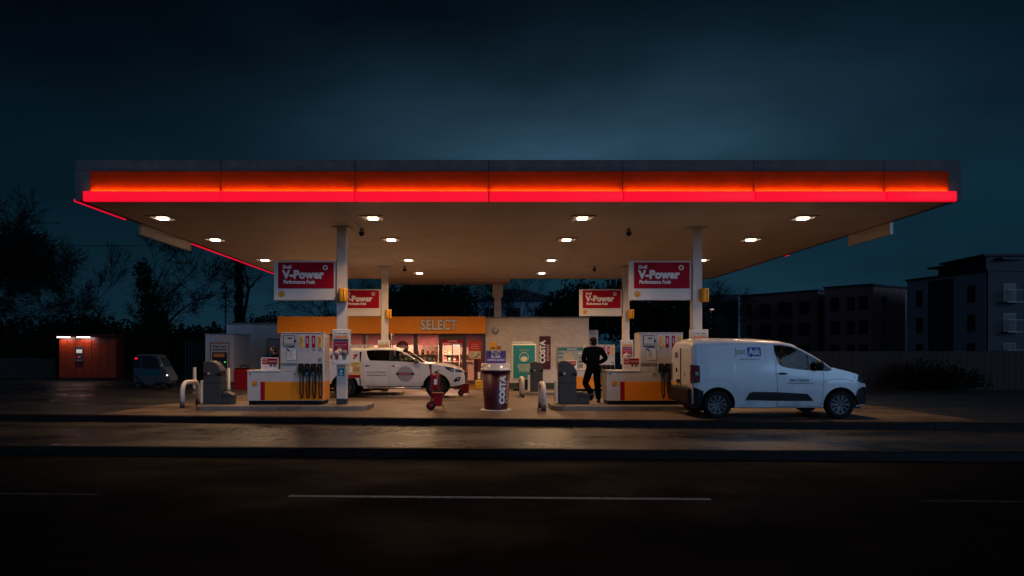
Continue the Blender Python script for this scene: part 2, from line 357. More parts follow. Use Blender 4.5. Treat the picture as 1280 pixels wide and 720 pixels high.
def ground_mat(name, c1, c2, rough, rv, scale, bump, bscale, wet=0.0, joints=None, tracks=None):
    m = bpy.data.materials.new(name); m.use_nodes = True; MATS[name] = m
    t = m.node_tree; b = t.nodes['Principled BSDF']
    co = t.nodes.new('ShaderNodeTexCoord')
    mpp = t.nodes.new('ShaderNodeMapping'); mpp.inputs['Scale'].default_value = (0.55, 1.0, 1.0); t.links.new(co.outputs['Object'], mpp.inputs[0])
    n = t.nodes.new('ShaderNodeTexNoise'); n.inputs['Scale'].default_value = scale; n.inputs['Detail'].default_value = 9; n.inputs['Roughness'].default_value = 0.6; t.links.new(mpp.outputs[0], n.inputs[0])
    mr = t.nodes.new('ShaderNodeMapRange'); t.links.new(n.outputs[0], mr.inputs[0]); mr.inputs['From Min'].default_value = 0.35; mr.inputs['From Max'].default_value = 0.65
    mx = t.nodes.new('ShaderNodeMix'); mx.data_type = 'RGBA'; t.links.new(mr.outputs[0], mx.inputs[0]); mx.inputs[6].default_value = (*c1, 1); mx.inputs[7].default_value = (*c2, 1)
    fine = t.nodes.new('ShaderNodeTexNoise'); fine.inputs['Scale'].default_value = 90; fine.inputs['Detail'].default_value = 3; t.links.new(co.outputs['Object'], fine.inputs[0])
    fr = t.nodes.new('ShaderNodeMapRange'); t.links.new(fine.outputs[0], fr.inputs[0]); fr.inputs['From Min'].default_value = 0.3; fr.inputs['From Max'].default_value = 0.7; fr.inputs['To Min'].default_value = 0.6; fr.inputs['To Max'].default_value = 1.4
    v = t.nodes.new('ShaderNodeVectorMath'); v.operation = 'SCALE'; t.links.new(mx.outputs[2], v.inputs[0]); t.links.new(fr.outputs[0], v.inputs['Scale'])
    colout = v.outputs[0]
    if joints:
        br = t.nodes.new('ShaderNodeTexBrick'); t.links.new(co.outputs['Object'], br.inputs['Vector']); br.offset = 0.0 if joints[3] else 0.5
        br.inputs['Color1'].default_value = (1, 1, 1, 1); br.inputs['Color2'].default_value = (0.86, 0.86, 0.86, 1); br.inputs['Mortar'].default_value = (0.45, 0.45, 0.45, 1)
        br.inputs['Scale'].default_value = 1; br.inputs['Brick Width'].default_value = joints[0]; br.inputs['Row Height'].default_value = joints[1]; br.inputs['Mortar Size'].default_value = joints[2]
        mu = t.nodes.new('ShaderNodeVectorMath'); mu.operation = 'MULTIPLY'; t.links.new(colout, mu.inputs[0]); t.links.new(br.outputs[0], mu.inputs[1]); colout = mu.outputs[0]
    n4 = t.nodes.new('ShaderNodeTexNoise'); n4.inputs['Scale'].default_value = 1.1; n4.inputs['Detail'].default_value = 7; n4.inputs['Distortion'].default_value = 0.8; t.links.new(co.outputs['Object'], n4.inputs[0])
    st = t.nodes.new('ShaderNodeMapRange'); t.links.new(n4.outputs[0], st.inputs[0]); st.inputs['From Min'].default_value = 0.56; st.inputs['From Max'].default_value = 0.68; st.inputs['To Min'].default_value = 1; st.inputs['To Max'].default_value = 0.5
    v2 = t.nodes.new('ShaderNodeVectorMath'); v2.operation = 'SCALE'; t.links.new(colout, v2.inputs[0]); t.links.new(st.outputs[0], v2.inputs['Scale'])
    t.links.new(v2.outputs[0], b.inputs['Base Color'])
    r = t.nodes.new('ShaderNodeMapRange'); t.links.new(n.outputs[0], r.inputs[0]); r.inputs['From Min'].default_value = 0.35; r.inputs['From Max'].default_value = 0.65; r.inputs['To Min'].default_value = max(0.05, rough-rv); r.inputs['To Max'].default_value = min(1, rough+rv)
    t.links.new(r.outputs[0], b.inputs['Roughness']); b.inputs['Specular IOR Level'].default_value = 0.3+wet
    n2 = t.nodes.new('ShaderNodeTexNoise'); n2.inputs['Scale'].default_value = bscale; n2.inputs['Detail'].default_value = 5; t.links.new(co.outputs['Object'], n2.inputs[0])
    bp = t.nodes.new('ShaderNodeBump'); bp.inputs['Strength'].default_value = bump; bp.inputs['Distance'].default_value = 0.01; t.links.new(n2.outputs[0], bp.inputs['Height']); t.links.new(bp.outputs[0], b.inputs['Normal'])
    return m
CONC = ground_mat('forecourt_concrete', (0.092, 0.064, 0.046), (0.175, 0.122, 0.088), 0.5, 0.18, 0.9, 0.35, 60, joints=(2.5, 4.0, 0.018, True))
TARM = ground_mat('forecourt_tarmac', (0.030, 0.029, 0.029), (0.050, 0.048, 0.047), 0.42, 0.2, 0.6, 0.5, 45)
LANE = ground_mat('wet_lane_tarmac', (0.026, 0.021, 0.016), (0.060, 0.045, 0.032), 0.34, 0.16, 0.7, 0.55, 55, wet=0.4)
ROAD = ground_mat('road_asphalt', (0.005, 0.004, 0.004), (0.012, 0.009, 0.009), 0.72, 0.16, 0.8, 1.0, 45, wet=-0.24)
KERB = ground_mat('dark_kerb_stone', (0.006, 0.0055, 0.0055), (0.012, 0.010, 0.010), 0.6, 0.1, 2.0, 0.5, 30, wet=-0.15)
ISL = ground_mat('island_concrete', (0.16, 0.135, 0.11), (0.24, 0.20, 0.165), 0.6, 0.1, 2.0, 0.4, 50)
EARTH = ground_mat('dark_earth', (0.02, 0.02, 0.015), (0.035, 0.032, 0.022), 0.9, 0.05, 0.2, 0.8, 8)
LINE = mat('road_paint', (0.5, 0.48, 0.46), 0.6, var=0.5, vs_=14); LINE_DIM = mat('vignetted_road_paint', (0.09, 0.085, 0.085), 0.8, var=0.7, vs_=14, spec=0.1)  # outer dashes get a darker copy of the paint, vignette put into its colour

# ------------------------------------------------------------------ ground
def sheet(name, xs, ys_f, z_f, m):
    """xs list; ys_f(x) -> list of y; z_f(x,y)"""
    bm = bmesh.new(); rows = []
    for x in xs: rows.append([bm.verts.new((x, y, z_f(x, y))) for y in ys_f(x)])
    for a, b in zip(rows, rows[1:]):
        for j in range(len(a)-1):
            f = bm.faces.new((a[j], b[j], b[j+1], a[j+1])); f.smooth = True
    me = bpy.data.meshes.new(name); bm.to_mesh(me); bm.free(); me.materials.append(m)
    o = bpy.data.objects.new(name, me); C.objects.link(o); return struct(o)
def frange(a, b, n): return [a+(b-a)*i/n for i in range(n+1)]
sheet('ground', [-900, 900], lambda x: [-500, 1200], lambda x, y: -0.42, EARTH)
FX = frange(-75, -18, 8)+frange(-17, -8, 9)+frange(-4, 75, 16)
sheet('forecourt', FX, lambda x: [K1(x)+0.14]+frange(19, 33, 14)+[40, 48], lambda x, y: g_(x, y), TARM)
sheet('concrete_paving', frange(-9.3, 10.9, 16), lambda x: [K1(x)+0.145]+frange(19, 33, 14), lambda x, y: g_(x, y)+0.004, CONC)
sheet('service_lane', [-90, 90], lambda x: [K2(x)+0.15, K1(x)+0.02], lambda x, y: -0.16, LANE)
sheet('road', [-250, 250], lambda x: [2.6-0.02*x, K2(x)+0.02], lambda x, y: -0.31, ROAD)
sheet('pavement', [-90, 90], lambda x: [-4, 2.45-0.02*x], lambda x, y: -0.18, LANE)
def kerb(K, x0, x1, ztop, zbot, w, name, m=KERB):
    p = P(); n = int((x1-x0)/0.915); dx = (x1-x0)/n
    for i in range(n):
        a, b = x0+i*dx+0.004, x0+(i+1)*dx-0.004
        j = random.uniform(-0.006, 0.006); zt = ztop+random.uniform(-0.004, 0.004)+0.006
        A = [(a, K(a)+j), (b, K(b)+j), (b, K(b)+w), (a, K(a)+w)]
        i_ = p.mi(m)
        v0 = [p.bm.verts.new((q[0], q[1], zbot-0.05)) for q in A]
        v1 = [p.bm.verts.new((q[0], q[1]+(0.018 if k < 2 else 0), zt)) for k, q in enumerate(A)]
        v15 = [p.bm.verts.new((q[0], q[1], zt-0.018)) for q in A[:2]]
        for f in ((v1[0], v1[1], v1[2], v1[3]), (v15[0], v15[1], v1[1], v1[0]), (v0[0], v0[1], v15[1], v15[0]), (v0[1], v0[2], v1[2], v1[1], v15[1]), (v0[3], v0[0], v15[0], v1[0], v1[3])):
            p.bm.faces.new(f).material_index = i_
    return struct(p.build(name))
kerb(K1, -60, 60, 0.0, -0.16, 0.15, 'forecourt_kerb')
kerb(K2, -60, 60, -0.16, -0.31, 0.15, 'road_kerb')
kerb(lambda x: 2.6-0.02*x-0.15, -40, 40, -0.18, -0.31, 0.15, 'pavement_kerb')
# centre line of the road (three dashes the photo shows)
p = P()
def dash(x0, x1):
    i = p.mi(LINE if x0 == -2.5 else LINE_DIM)
    cy_ = lambda x: 8.62-0.036*x
    v = [p.bm.verts.new((x, cy_(x)+s, -0.306)) for x, s in ((x0, -0.055), (x1, -0.055), (x1, 0.055), (x0, 0.055))]
    p.bm.faces.new(v).material_index = i
for a, b in ((-11.5, -4.95), (-2.5, 2.82), (5.35, 10.9)): dash(a, b)
struct(p.build('road_markings'))
p = P(); i = p.mi(LINE)   # short worn edge lines by the lane kerb
for a, b in ((75, 88), (97, 112)):
    xa, xb = X_(a, 12.6), X_(b, 12.6)
    v = [p.bm.verts.new((x, K2(x)+s, -0.155)) for x, s in ((xa, 0.2), (xb, 0.2), (xb, 0.27), (xa, 0.27))]; p.bm.faces.new(v).material_index = i
struct(p.build('lane_markings'))
# darker repair patch in the lane
p = P(); i = p.mi(mat('patched_tarmac', (0.03, 0.028, 0.027), 0.3, rv=0.1, bump=0.4))
v = [p.bm.verts.new((x, y, -0.156)) for x, y in ((-6.1, 13.9), (-2.6, 13.6), (-1.6, 14.7), (-5.7, 15.1))]; p.bm.faces.new(v).material_index = i
struct(p.build('lane_patch'))

# ------------------------------------------------------------------ canopy
CX0, CX1, CY0, CY1, CH, CT = -8.88, 10.33, 14.80, 31.1, 4.80, 5.68
def soffit_mat():
    m = bpy.data.materials.new('ribbed_soffit'); m.use_nodes = True
    t = m.node_tree; b = t.nodes['Principled BSDF']; b.inputs['Roughness'].default_value = 0.5
    co = t.nodes.new('ShaderNodeTexCoord'); sp = t.nodes.new('ShaderNodeSeparateXYZ'); t.links.new(co.outputs['Object'], sp.inputs[0])
    w = t.nodes.new('ShaderNodeMath'); w.operation = 'MULTIPLY'; w.inputs[1].default_value = 1/0.3; t.links.new(sp.outputs[1], w.inputs[0])
    fr = t.nodes.new('ShaderNodeMath'); fr.operation = 'FRACT'; t.links.new(w.outputs[0], fr.inputs[0])
    gt = t.nodes.new('ShaderNodeMath'); gt.operation = 'GREATER_THAN'; gt.inputs[1].default_value = 0.93; t.links.new(fr.outputs[0], gt.inputs[0])
    n = t.nodes.new('ShaderNodeTexNoise'); n.inputs['Scale'].default_value = 0.8; n.inputs['Detail'].default_value = 9; t.links.new(co.outputs['Object'], n.inputs[0])
    mr = t.nodes.new('ShaderNodeMapRange'); t.links.new(n.outputs[0], mr.inputs[0]); mr.inputs['From Min'].default_value = 0.3; mr.inputs['From Max'].default_value = 0.6; mr.inputs['To Min'].default_value = 0.9; mr.inputs['To Max'].default_value = 1.05
    s = t.nodes.new('ShaderNodeMath'); s.operation = 'MULTIPLY_ADD'; t.links.new(gt.outputs[0], s.inputs[0]); s.inputs[1].default_value = -0.5; t.links.new(mr.outputs[0], s.inputs[2])
    v = t.nodes.new('ShaderNodeVectorMath'); v.operation = 'SCALE'; v.inputs[0].default_value = (0.52, 0.46, 0.405); t.links.new(s.outputs[0], v.inputs['Scale']); t.links.new(v.outputs[0], b.inputs['Base Color'])
    return m
SOFF = soffit_mat()
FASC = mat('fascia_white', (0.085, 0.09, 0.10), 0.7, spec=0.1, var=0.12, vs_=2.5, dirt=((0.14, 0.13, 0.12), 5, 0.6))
canopy = empty('canopy', ((CX0+CX1)/2, (CY0+CY1)/2, 0), 'large flat white forecourt canopy with glowing red and orange front fascia on five columns', 'canopy')
cxm, cym = (CX0+CX1)/2, (CY0+CY1)/2
def cb(p, x0, x1, y0, y1, z0, z1, m, bev=0): p.b(x0-cxm, x1-cxm, y0-cym, y1-cym, z0, z1, m, bev)
p = P(); cb(p, CX0+0.12, CX1-0.12, CY0+0.14, CY1-0.1, CH+0.005, CH+0.12, SOFF); 
for xx in (-3.3, 3.0): cb(p, xx-0.012, xx+0.012, CY0+0.2, CY1-0.2, CH-0.006, CH+0.004, LGREY)
p.build('soffit', canopy)
p = P(); cb(p, CX0+0.1, CX1-0.1, CY0+0.16, CY1-0.08, CH+0.2, CT-0.15, MGREY); p.build('roof', canopy)
# front fascia: white frame round a recessed amber panel and the red light bar
PX0, PX1 = X_(112, CY0), X_(1186, CY0)
ZP1, ZP0, ZB0 = Z_(214, CY0), Z_(240, CY0), Z_(252.5, CY0)
p = P()
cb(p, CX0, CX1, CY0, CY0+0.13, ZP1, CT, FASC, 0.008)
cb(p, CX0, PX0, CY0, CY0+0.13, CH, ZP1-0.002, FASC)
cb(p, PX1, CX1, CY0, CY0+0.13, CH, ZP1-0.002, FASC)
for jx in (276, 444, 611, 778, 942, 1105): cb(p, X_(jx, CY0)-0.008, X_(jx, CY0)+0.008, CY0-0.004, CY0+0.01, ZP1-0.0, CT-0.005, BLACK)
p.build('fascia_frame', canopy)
p = P()   # returns at both sides and back
cb(p, CX0, CX0+0.11, CY0+0.132, CY1, CH, CT-0.002, FASC); cb(p, CX1-0.11, CX1, CY0+0.132, CY1, CH, CT-0.002, FASC); cb(p, CX0+0.112, CX1-0.112, CY1-0.09, CY1, CH, CT-0.002, FASC)
p.build('side_fascia', canopy)
PANEL = mat('amber_fascia_panel', (0.46, 0.030, 0.003), 0.8, spec=0.05, var=0.18, vs_=3.0, dirt=((0.30, 0.02, 0.002), 1.6, 0.35))
js = [112]+[276, 444, 611, 778, 942, 1105]+[1186]
BAR = emitter('red_light_bar', (1.0, 0.0002, 0.022), 0.95)
LEDM = emitter('orange_led_strip', (1.0, 0.46, 0.003), 72.0)
for k in range(7):
    a, b_ = X_(js[k], CY0)+0.008, X_(js[k+1], CY0)-0.008
    p = P(); cb(p, a, b_, CY0-0.003, CY0+0.03, ZP0-0.19, ZP1-0.001, PANEL); p.build('fascia_panel', canopy)
    a2 = a-0.10 if k == 0 else a+0.002; b2 = b_+0.12 if k == 6 else b_-0.002
    p = P(); p.box(((a2+b2)/2-cxm, CY0-0.05-cym, (ZP0+ZB0)/2), (b2-a2, 0.095, ZP0-ZB0), BAR, bev=0.012, seg=2, smooth=True); bar = p.build('light_bar', canopy)
    p = P(); cb(p, a+0.04, b_-0.04, CY0-0.036, CY0-0.012, ZP0+0.0005, ZP0+0.0035, LEDM); p.build('led_strip', bar)
# side light strips and side sign boxes
SIDE = emitter('red_side_strip', (1.0, 0.002, 0.04), 0.75)
p = P(); cb(p, CX0-0.03, CX0-0.002, CY0+0.0, 16.9, CH-0.025, CH+0.03, SIDE); p.build('side_light_strip', canopy); p = P(); cb(p, CX0-0.03, CX0-0.002, 20.6, 30.6, CH-0.035, CH+0.03, SIDE); p.build('side_light_strip', canopy)
p = P(); cb(p, CX1+0.002, CX1+0.02, 23.2, 23.5, CH-0.02, CH+0.04, SIDE); p.build('side_light_strip', canopy); p = P(); cb(p, CX1+0.002, CX1+0.02, 25.2, 27.5, CH-0.003, CH+0.01, mat('dim_red', (0.3, 0.02, 0.02), 0.4, emit=(1, 0, 0.02), es=0.08)); p.build('side_light_strip', canopy)
SBOX = mat('side_sign_box', (0.55, 0.5, 0.44), 0.5)
p = P(); cb(p, CX0-0.02, CX0+0.06, 17.55, 20.5, CH-0.27, CH-0.001, SBOX); p.build('side_sign', canopy)
p = P(); cb(p, CX1-0.06, CX1+0.02, 17.3, 19.3, CH-0.30, CH-0.001, SBOX); p.build('side_sign', canopy)
p = P(); cb(p, -4.75, 1.18, CY1+0.002, 33.9, CH, CT-0.1, SOFF); p.build('rear_extension', canopy)
# columns
COL = mat('column_white', (0.62, 0.57, 0.52), 0.45, var=0.08, vs_=3, dirt=((0.3, 0.26, 0.22), 2.5, 0.4))
COLS = [(-3.78, 18.1), (5.60, 18.1), (-3.88, 26.5), (5.47, 26.5)]
for (x, y) in COLS:
    zb = g_(x, y)+0.13
    p = P(); p.box((x-cxm, y-cym, (zb+CH)/2), (0.25, 0.25, CH-zb), COL, bev=0.012, seg=2)
    c = p.build('column', canopy)
    p = P(); p.box((x-cxm, y-cym, CH-0.012), (0.46, 0.46, 0.02), LGREY); p.build('top_plate', c)
    p = P(); p.box((x-cxm, y-cym, zb+0.075), (0.262, 0.262, 0.15), DGREY); p.build('foot_guard', c)
xx, yy = X_(622, 33.5), 33.5
p = P(); p.box((xx-cxm, yy-cym, 3.66), (0.33, 0.3, 0.96), COL); p.box((xx-cxm, yy-cym, 4.465), (0.50, 0.46, 0.645), COL); p.build('column', canopy)

# ------------------------------------------------------------------ canopy downlights
LENS = emitter('downlight_lens', (1.0, 0.80, 0.58), 14.0)
LENSF = mat('downlight_frame', (0.55, 0.5, 0.44), 0.4)
COLN = ['outer left', 'inner left', 'inner right', 'outer right']; ROWN = ['front', 'second', 'third', 'rear']
LXS = [-7.89, -2.74, 2.39, 7.79]; LYS = [16.72, 19.98, 24.5, 28.6]
frame_me = lens_me = lamp_d = None
for r_, y in enumerate(LYS):
    for c_, x in enumerate(LXS):
        t = empty('canopy_light', (x, y, CH), f'square recessed canopy downlight in the {ROWN[r_]} row, {COLN[c_]} column, glowing warm white', 'ceiling light', 'square downlights under the canopy')
        if frame_me is None:
            p = P()
            for a, b_, c1, d1 in ((-.29, .29, -.29, -.22), (-.29, .29, .22, .29), (-.29, -.22, -.219, .219), (.22, .29, -.219, .219)): p.b(a, b_, c1, d1, -0.022, 0.003, LENSF)
            p.box((0, 0, -0.004), (0.438, 0.438, 0.008), LENSF)
            frame_me = p.mesh('frame')
            p = P(); p.box((0, 0, -0.024), (0.235, 0.20, 0.030), LENS, bev=0.01); lens_me = p.mesh('lens')
            lamps = []
            for w_, sp_ in ((0.92, 124), (1.1, 134), (1.9, 152), (2.5, 156)):
                lamp_d = bpy.data.lights.new('downlight', 'AREA'); lamp_d.shape = 'SQUARE'; lamp_d.size = 0.3; lamp_d.energy = LAMP_W*w_; lamp_d.color = (1.0, 0.60, 0.31); lamp_d.spread = R(sp_); lamps.append(lamp_d)
        for nm, me in (('frame', frame_me), ('lens', lens_me)):
            o = bpy.data.objects.new(nm, me); C.objects.link(o); o.parent = t
        lo = bpy.data.objects.new('lamp', lamps[r_]); C.objects.link(lo); lo.parent = t; lo.location = (0, 0, -0.05)
# small ceiling cameras / sensors
for (cx_, cy_, w) in ((452, 290, 'beside the front left column'), (786, 290, 'left of the front right column'), (506, 337, 'near the rear left column'), (743, 337, 'near the rear right column')):
    Y = (CH-1.55)*F/(438-cy_+4)
    t = empty('ceiling_camera', (X_(cx_, Y), Y, CH), f'small dome camera under the canopy {w}', 'camera', 'dome cameras under the canopy')
    p = P(); p.cyl((0, 0, 0), (0, 0, -0.09), 0.05, LGREY); p.build('mount', t)
    p = P(); p.cyl((0, 0, -0.09), (0, 0, -0.14), 0.075, DGREY); p.ball((0, 0, -0.14), (0.065, 0.065, 0.06), BLACK); p.build('dome', t)

# ------------------------------------------------------------------ emblem
def emblem(p, x, y, z, r, bright=YEL):
    """scallop emblem facing -Y"""
    def scal(rr, n=7):
        pts = []
        for i in range(0, 43):
            a = -0.22*PI+ (1.44*PI)*i/42
            k = 1+0.05*abs(math.sin((i/42)*n*PI))
            pts.append((x+rr*math.cos(a)*k*1.02, z+rr*math.sin(a)*k*0.95+0.04*rr))
        pts.append((x-rr*0.42, z-rr*0.92)); pts.append((x+rr*0.42, z-rr*0.92))
        return pts
    p.prism(scal(r), y, y-0.003, RED); p.prism(scal(r*0.9), y-0.003, y-0.006, bright)
    for k in range(-3, 4):
        a = PI/2+k*0.34
        p.tube([(x, y-0.007, z-r*0.75), (x+math.cos(a)*r*0.7, y-0.007, z+math.sin(a)*r*0.66)], r*0.022, RED, n=4)

# ------------------------------------------------------------------ hanging V-Power signs
def vsign(x0, Y, label):
    """white panel 1.66 wide; x0 = left edge, top 3.91"""
    W, H = 1.66, 1.04; z0 = 2.88
    t = empty('hanging_sign', (x0+W/2, Y, z0), label, 'sign', 'white and red fuel signs beside the canopy columns')
    p = P(); p.box((0, 0, H/2), (W, 0.14, H), WHITE, bev=0.012, seg=2); p.build('panel', t)
    p = P(); p.box((0.02, -0.073, H-0.045-0.345), (1.47, 0.008, 0.69), RED); p.build('red_field', t)
    p = P()
    p.text('Shell', (-0.60, -0.079, 0.87), 0.125, LETTER, 0.005, 'LEFT')
    p.text('V-Power', (-0.59, -0.079, 0.665), 0.295, LETTER, 0.017, 'LEFT', sx=0.97, sp=1.05)
    p.text('Performance Fuels', (-0.58, -0.079, 0.475), 0.135, LETTER, 0.006, 'LEFT', shear=0.12, sx=0.82)
    p.lathe([(0.036, -0.079), (0.068, -0.079), (0.068, -0.084), (0.036, -0.084), (0.036, -0.079)], LETTER, (0.53, 0, 0.855), 20, axis='Y')
    p.build('lettering', t)
    p = P(); emblem(p, -0.63, -0.071, 0.155, 0.082); p.build('emblem', t)
    p = P(); p.b(0.831, 0.87, -0.03, 0.03, 0.2, 0.26, STEEL); p.b(0.831, 0.87, -0.03, 0.03, 0.78, 0.84, STEEL); p.build('bracket', t)
    return t
vs1 = vsign(X_(342.3, 18.03), 18.1, 'white hanging sign with red V-Power panel at the front left column')
def vs_at(xl, Y, label): return dup(vs1, (xl+0.83, Y, 2.88), label)
vs_at(X_(787, 18.03), 18.1, 'white hanging sign with red V-Power panel at the front right column, above the white van')
vs_at(-3.88-0.13-1.665, 26.5, 'smaller looking V-Power sign at the rear left column, partly behind the front column')
vs_at(5.47-0.13-1.665, 26.5, 'smaller looking V-Power sign at the rear right column, above the walking man')

# ------------------------------------------------------------------ amber number lanterns
def lantern(x, y, z, label):
    t = empty('number_lantern', (x, y, z), label, 'lantern', 'amber pump number lanterns on the columns')
    p = P(); p.lathe([(0.0, -0.175), (0.105, -0.175), (0.115, -0.16), (0.115, 0.16), (0.105, 0.175), (0.0, 0.175)], AMBER, n=24); p.build('shade', t)
    p = P(); p.b(0.03, 0.05, -0.125, -0.09, -0.15, 0.15, mat('lantern_seam', (0.3, 0.1, 0.01), 0.5)); p.b(-0.13, -0.09, -0.02, 0.02, -0.05, 0.05, LGREY); p.build('seam', t)
    return t
ln1 = lantern(-3.78+0.07, 18.1-0.22, 3.0, 'amber number lantern on the front left column')
for (x, y), lb in zip(COLS[1:], ('amber number lantern on the front right column', 'amber number lantern on the rear left column', 'amber number lantern on the rear right column')):
    dup(ln1, (x+0.17, y-0.16, 3.0 if y < 20 else 2.95), lb)

# ------------------------------------------------------------------ pump islands
def island(x0, x1, y0, y1, label):
    cx_, cy_ = (x0+x1)/2, (y0+y1)/2; zg = g_(cx_, cy_)
    t = empty('pump_island', (cx_, cy_, zg), label, 'island', 'raised concrete pump islands')
    w, d, r = (x1-x0)/2, (y1-y0)/2, 0.35
    def poly(o):
        pts = []
        for sx, sy, a0 in ((1, 1, 0), (-1, 1, 90), (-1, -1, 180), (1, -1, 270)):
            for k in range(7):
                a = R(a0+15*k); pts.append((sx*(w-r)+(r+o)*math.cos(a), sy*(d-r)+(r+o)*math.sin(a)))
        return pts
    p = P(); p.prism(poly(-0.10), -0.02, 0.130, ISL, axis='Z'); p.build('slab', t)
    p = P()
    i = p.mi(ISL); a = poly(0); b = poly(-0.015); c = poly(-0.12)
    rings = [[p.bm.verts.new((q[0], q[1], z)) for q in pp] for pp, z in ((a, -0.05), (a, 0.115), (b, 0.134), (c, 0.134))]
    for A, B in zip(rings, rings[1:]):
        for k in range(len(A)): p.bm.faces.new((A[k], A[(k+1) % len(A)], B[(k+1) % len(A)], B[k])).material_index = i
    p.build('kerb_edge', t)
island(-7.5, -3.02, 17.45, 18.95, 'front left concrete pump island with rounded ends')
island(1.72, 6.4, 17.45, 18.95, 'front right concrete pump island beside the white van')
island(-7.6, -3.15, 25.75, 27.25, 'rear left concrete pump island behind the white pickup')
island(1.55, 6.2, 25.75, 27.25, 'rear right concrete pump island behind the walking man')

# ------------------------------------------------------------------ fuel pump
SCREEN = mat('display_glass', (0.10, 0.10, 0.09), 0.15, emit=(0.5, 0.48, 0.4), es=0.16)
def pump(loc, label):
    """origin: left front foot; x to the right, y away"""
    t = empty('fuel_pump', loc, label, 'fuel pump', 'white and orange fuel pumps on the islands')
    D = 0.72; A, B, W = 0.87, 1.30, 1.985
    p = P(); p.b(0.03, W-0.03, 0.04, D-0.04, 0.0, 0.105, BLACK); p.build('plinth', t)
    p = P()
    p.b(0, W, 0.0, D, 0.10, 0.86, PWHITE, 0.01)
    p.build('lower_body', t)
    p = P(); p.b(-0.01, A+0.002, -0.012, D+0.012, 0.862, 0.895, WHITE, 0.006); p.build('counter_top', t)
    p = P(); p.b(A, W, 0.003, D-0.003, 0.862, 1.86, PWHITE, 0.012); p.b(A-0.006, W+0.006, -0.01, D+0.01, 1.862, 1.885, PWHITE, 0.006); 
    p.b(B-0.004, B+0.004, -0.001, 0.01, 0.9, 1.84, MGREY)
    cab = p.build('cabinet', t)
    for s, yy in ((1, 0.0), (-1, D)):
        p = P(); y0, y1 = (yy-0.006, yy-0.001) if s == 1 else (yy+0.001, yy+0.006)
        p.b(0.345, 0.46, y0, y1, 0.115, 0.60, RED); p.b(0.461, W-0.012, y0, y1, 0.115, 0.60, ORANGE); p.build('colour_band', t)
    p = P(); p.b(W+0.001, W+0.006, 0.012, D-0.012, 0.115, 0.60, ORANGE); p.b(W+0.001, W+0.008, 0.2, 0.24, 0.7, 1.75, LGREY); p.build('side_panel', t)
    p = P(); p.b(A+0.002, B-0.006, -0.008, 0.0, 1.03, 1.09, MGREY); p.build('grey_rail', t)
    # display with bezel
    p = P(); p.b(A+0.07, B-0.06, -0.016, 0.0, 1.52, 1.81, INK, 0.004)
    dsp = p.build('display', t)
    p = P(); p.b(A+0.088, B-0.078, -0.020, -0.0165, 1.54, 1.79, mat('display_face', (0.5, 0.49, 0.45), 0.3)); 
    p.b(A+0.19, B-0.12, -0.023, -0.0205, 1.715, 1.75, INK); p.b(A+0.24, B-0.15, -0.023, -0.0205, 1.67, 1.69, YEL)
    for k in range(4): p.b(A+0.11+0.058*k, A+0.14+0.058*k, -0.023, -0.0205, 1.565, 1.59, RED if k == 0 else INK)
    p.build('screen', dsp)
    p = P(); p.b(A+0.23, B-0.05, -0.012, 0.0, 1.495, 1.512, INK); p.b(B-0.055, B-0.025, -0.03, 0.0, 1.64, 1.69, BLACK); p.tube([(A+0.17, -0.02, 1.46), (A+0.24, -0.03, 1.41)], 0.014, BLACK, n=6); p.build('card_reader', t)
    p = P(); p.b(A+0.18, B-0.035, -0.008, 0.0, 1.17, 1.45, PAPER)
    for k in range(7): p.b(A+0.2, B-0.07-0.03*(k % 3), -0.010, -0.0085, 1.41-0.033*k, 1.42-0.033*k, GINK)
    p.build('notice', t)
    # grade tags, nozzles
    for k, (m, hm) in enumerate(((YEL, GREENP), (RED, BLACK), (RED, BLACK), (YEL, BLACK))):
        x = B+0.11+0.163*k
        p = P(); p.b(x-0.042, x+0.042, -0.012, -0.001, 1.49, 1.80, m, 0.003)
        for q in range(5): p.b(x-0.018, x+0.014, -0.0145, -0.0125, 1.60+0.03*q, 1.618+0.03*q, LETTER if m is RED else mat('tag_print', (0.45, 0.2, 0.02), 0.6))
        p.b(x-0.045, x+0.045, -0.006, -0.001, 1.42, 1.433, PINK if k < 2 else INK)
        p.build('grade_tag', t)
        n = empty('nozzle', (0, 0, 0), None, None); n.parent = t
        if k < 5:
            p = P(); p.b(x-0.066, x+0.066, -0.05, -0.001, 0.84, 1.075, BLACK, 0.01)
            p.b(x-0.05, x+0.05, -0.052, -0.0505, 0.9, 1.05, RUBBER); p.build('holster', n)
            p = P(); p.tube([(x, -0.09, 1.02), (x, -0.1, 0.93), (x+0.005, -0.085, 0.82), (x+0.008, -0.08, 0.77)], [0.02, 0.03, 0.034, 0.022], RUBBER, n=8)
            p.b(x-0.018, x+0.022, -0.14, -0.12, 0.84, 0.98, BLACK, 0.004)
            p.ball((x, -0.1, 0.96), (0.018, 0.018, 0.03), LGREY)
            p.ball((x, -0.118, 0.82), (0.034, 0.02, 0.05), (GREENP, TEAL, TEAL, DGREY)[k])
            p.build('handle', n)
            p = P(); p.tube([(x+0.008, -0.08, 0.78), (x-0.004, -0.10, 0.6), (x+0.0, -0.11, 0.35), (x+0.03, -0.105, 0.2), (x+0.055, -0.09, 0.16), (x+0.07, -0.075, 0.3), (x+0.066, -0.06, 0.6), (x+0.06, -0.04, 0.88)], 0.0165, RUBBER, n=8)
            p.build('hose', n)
    p = P(); p.b(B+0.55, B+0.64, -0.006, -0.001, 1.13, 1.21, MGREY); p.build('data_plate', t)
    p = P(); emblem(p, 0.19, -0.001, 0.545, 0.072, AMBER); p.build('emblem', t)
    p = P()
    for x in (0.07, 1.23): p.cyl((x, -0.01, 0.81), (x, 0.0, 0.81), 0.018, INK, n=10); p.tube([(x, -0.012, 0.81), (x+0.02, -0.012, 0.775)], 0.006, INK, n=5)
    p.build('lock', t)
    return t
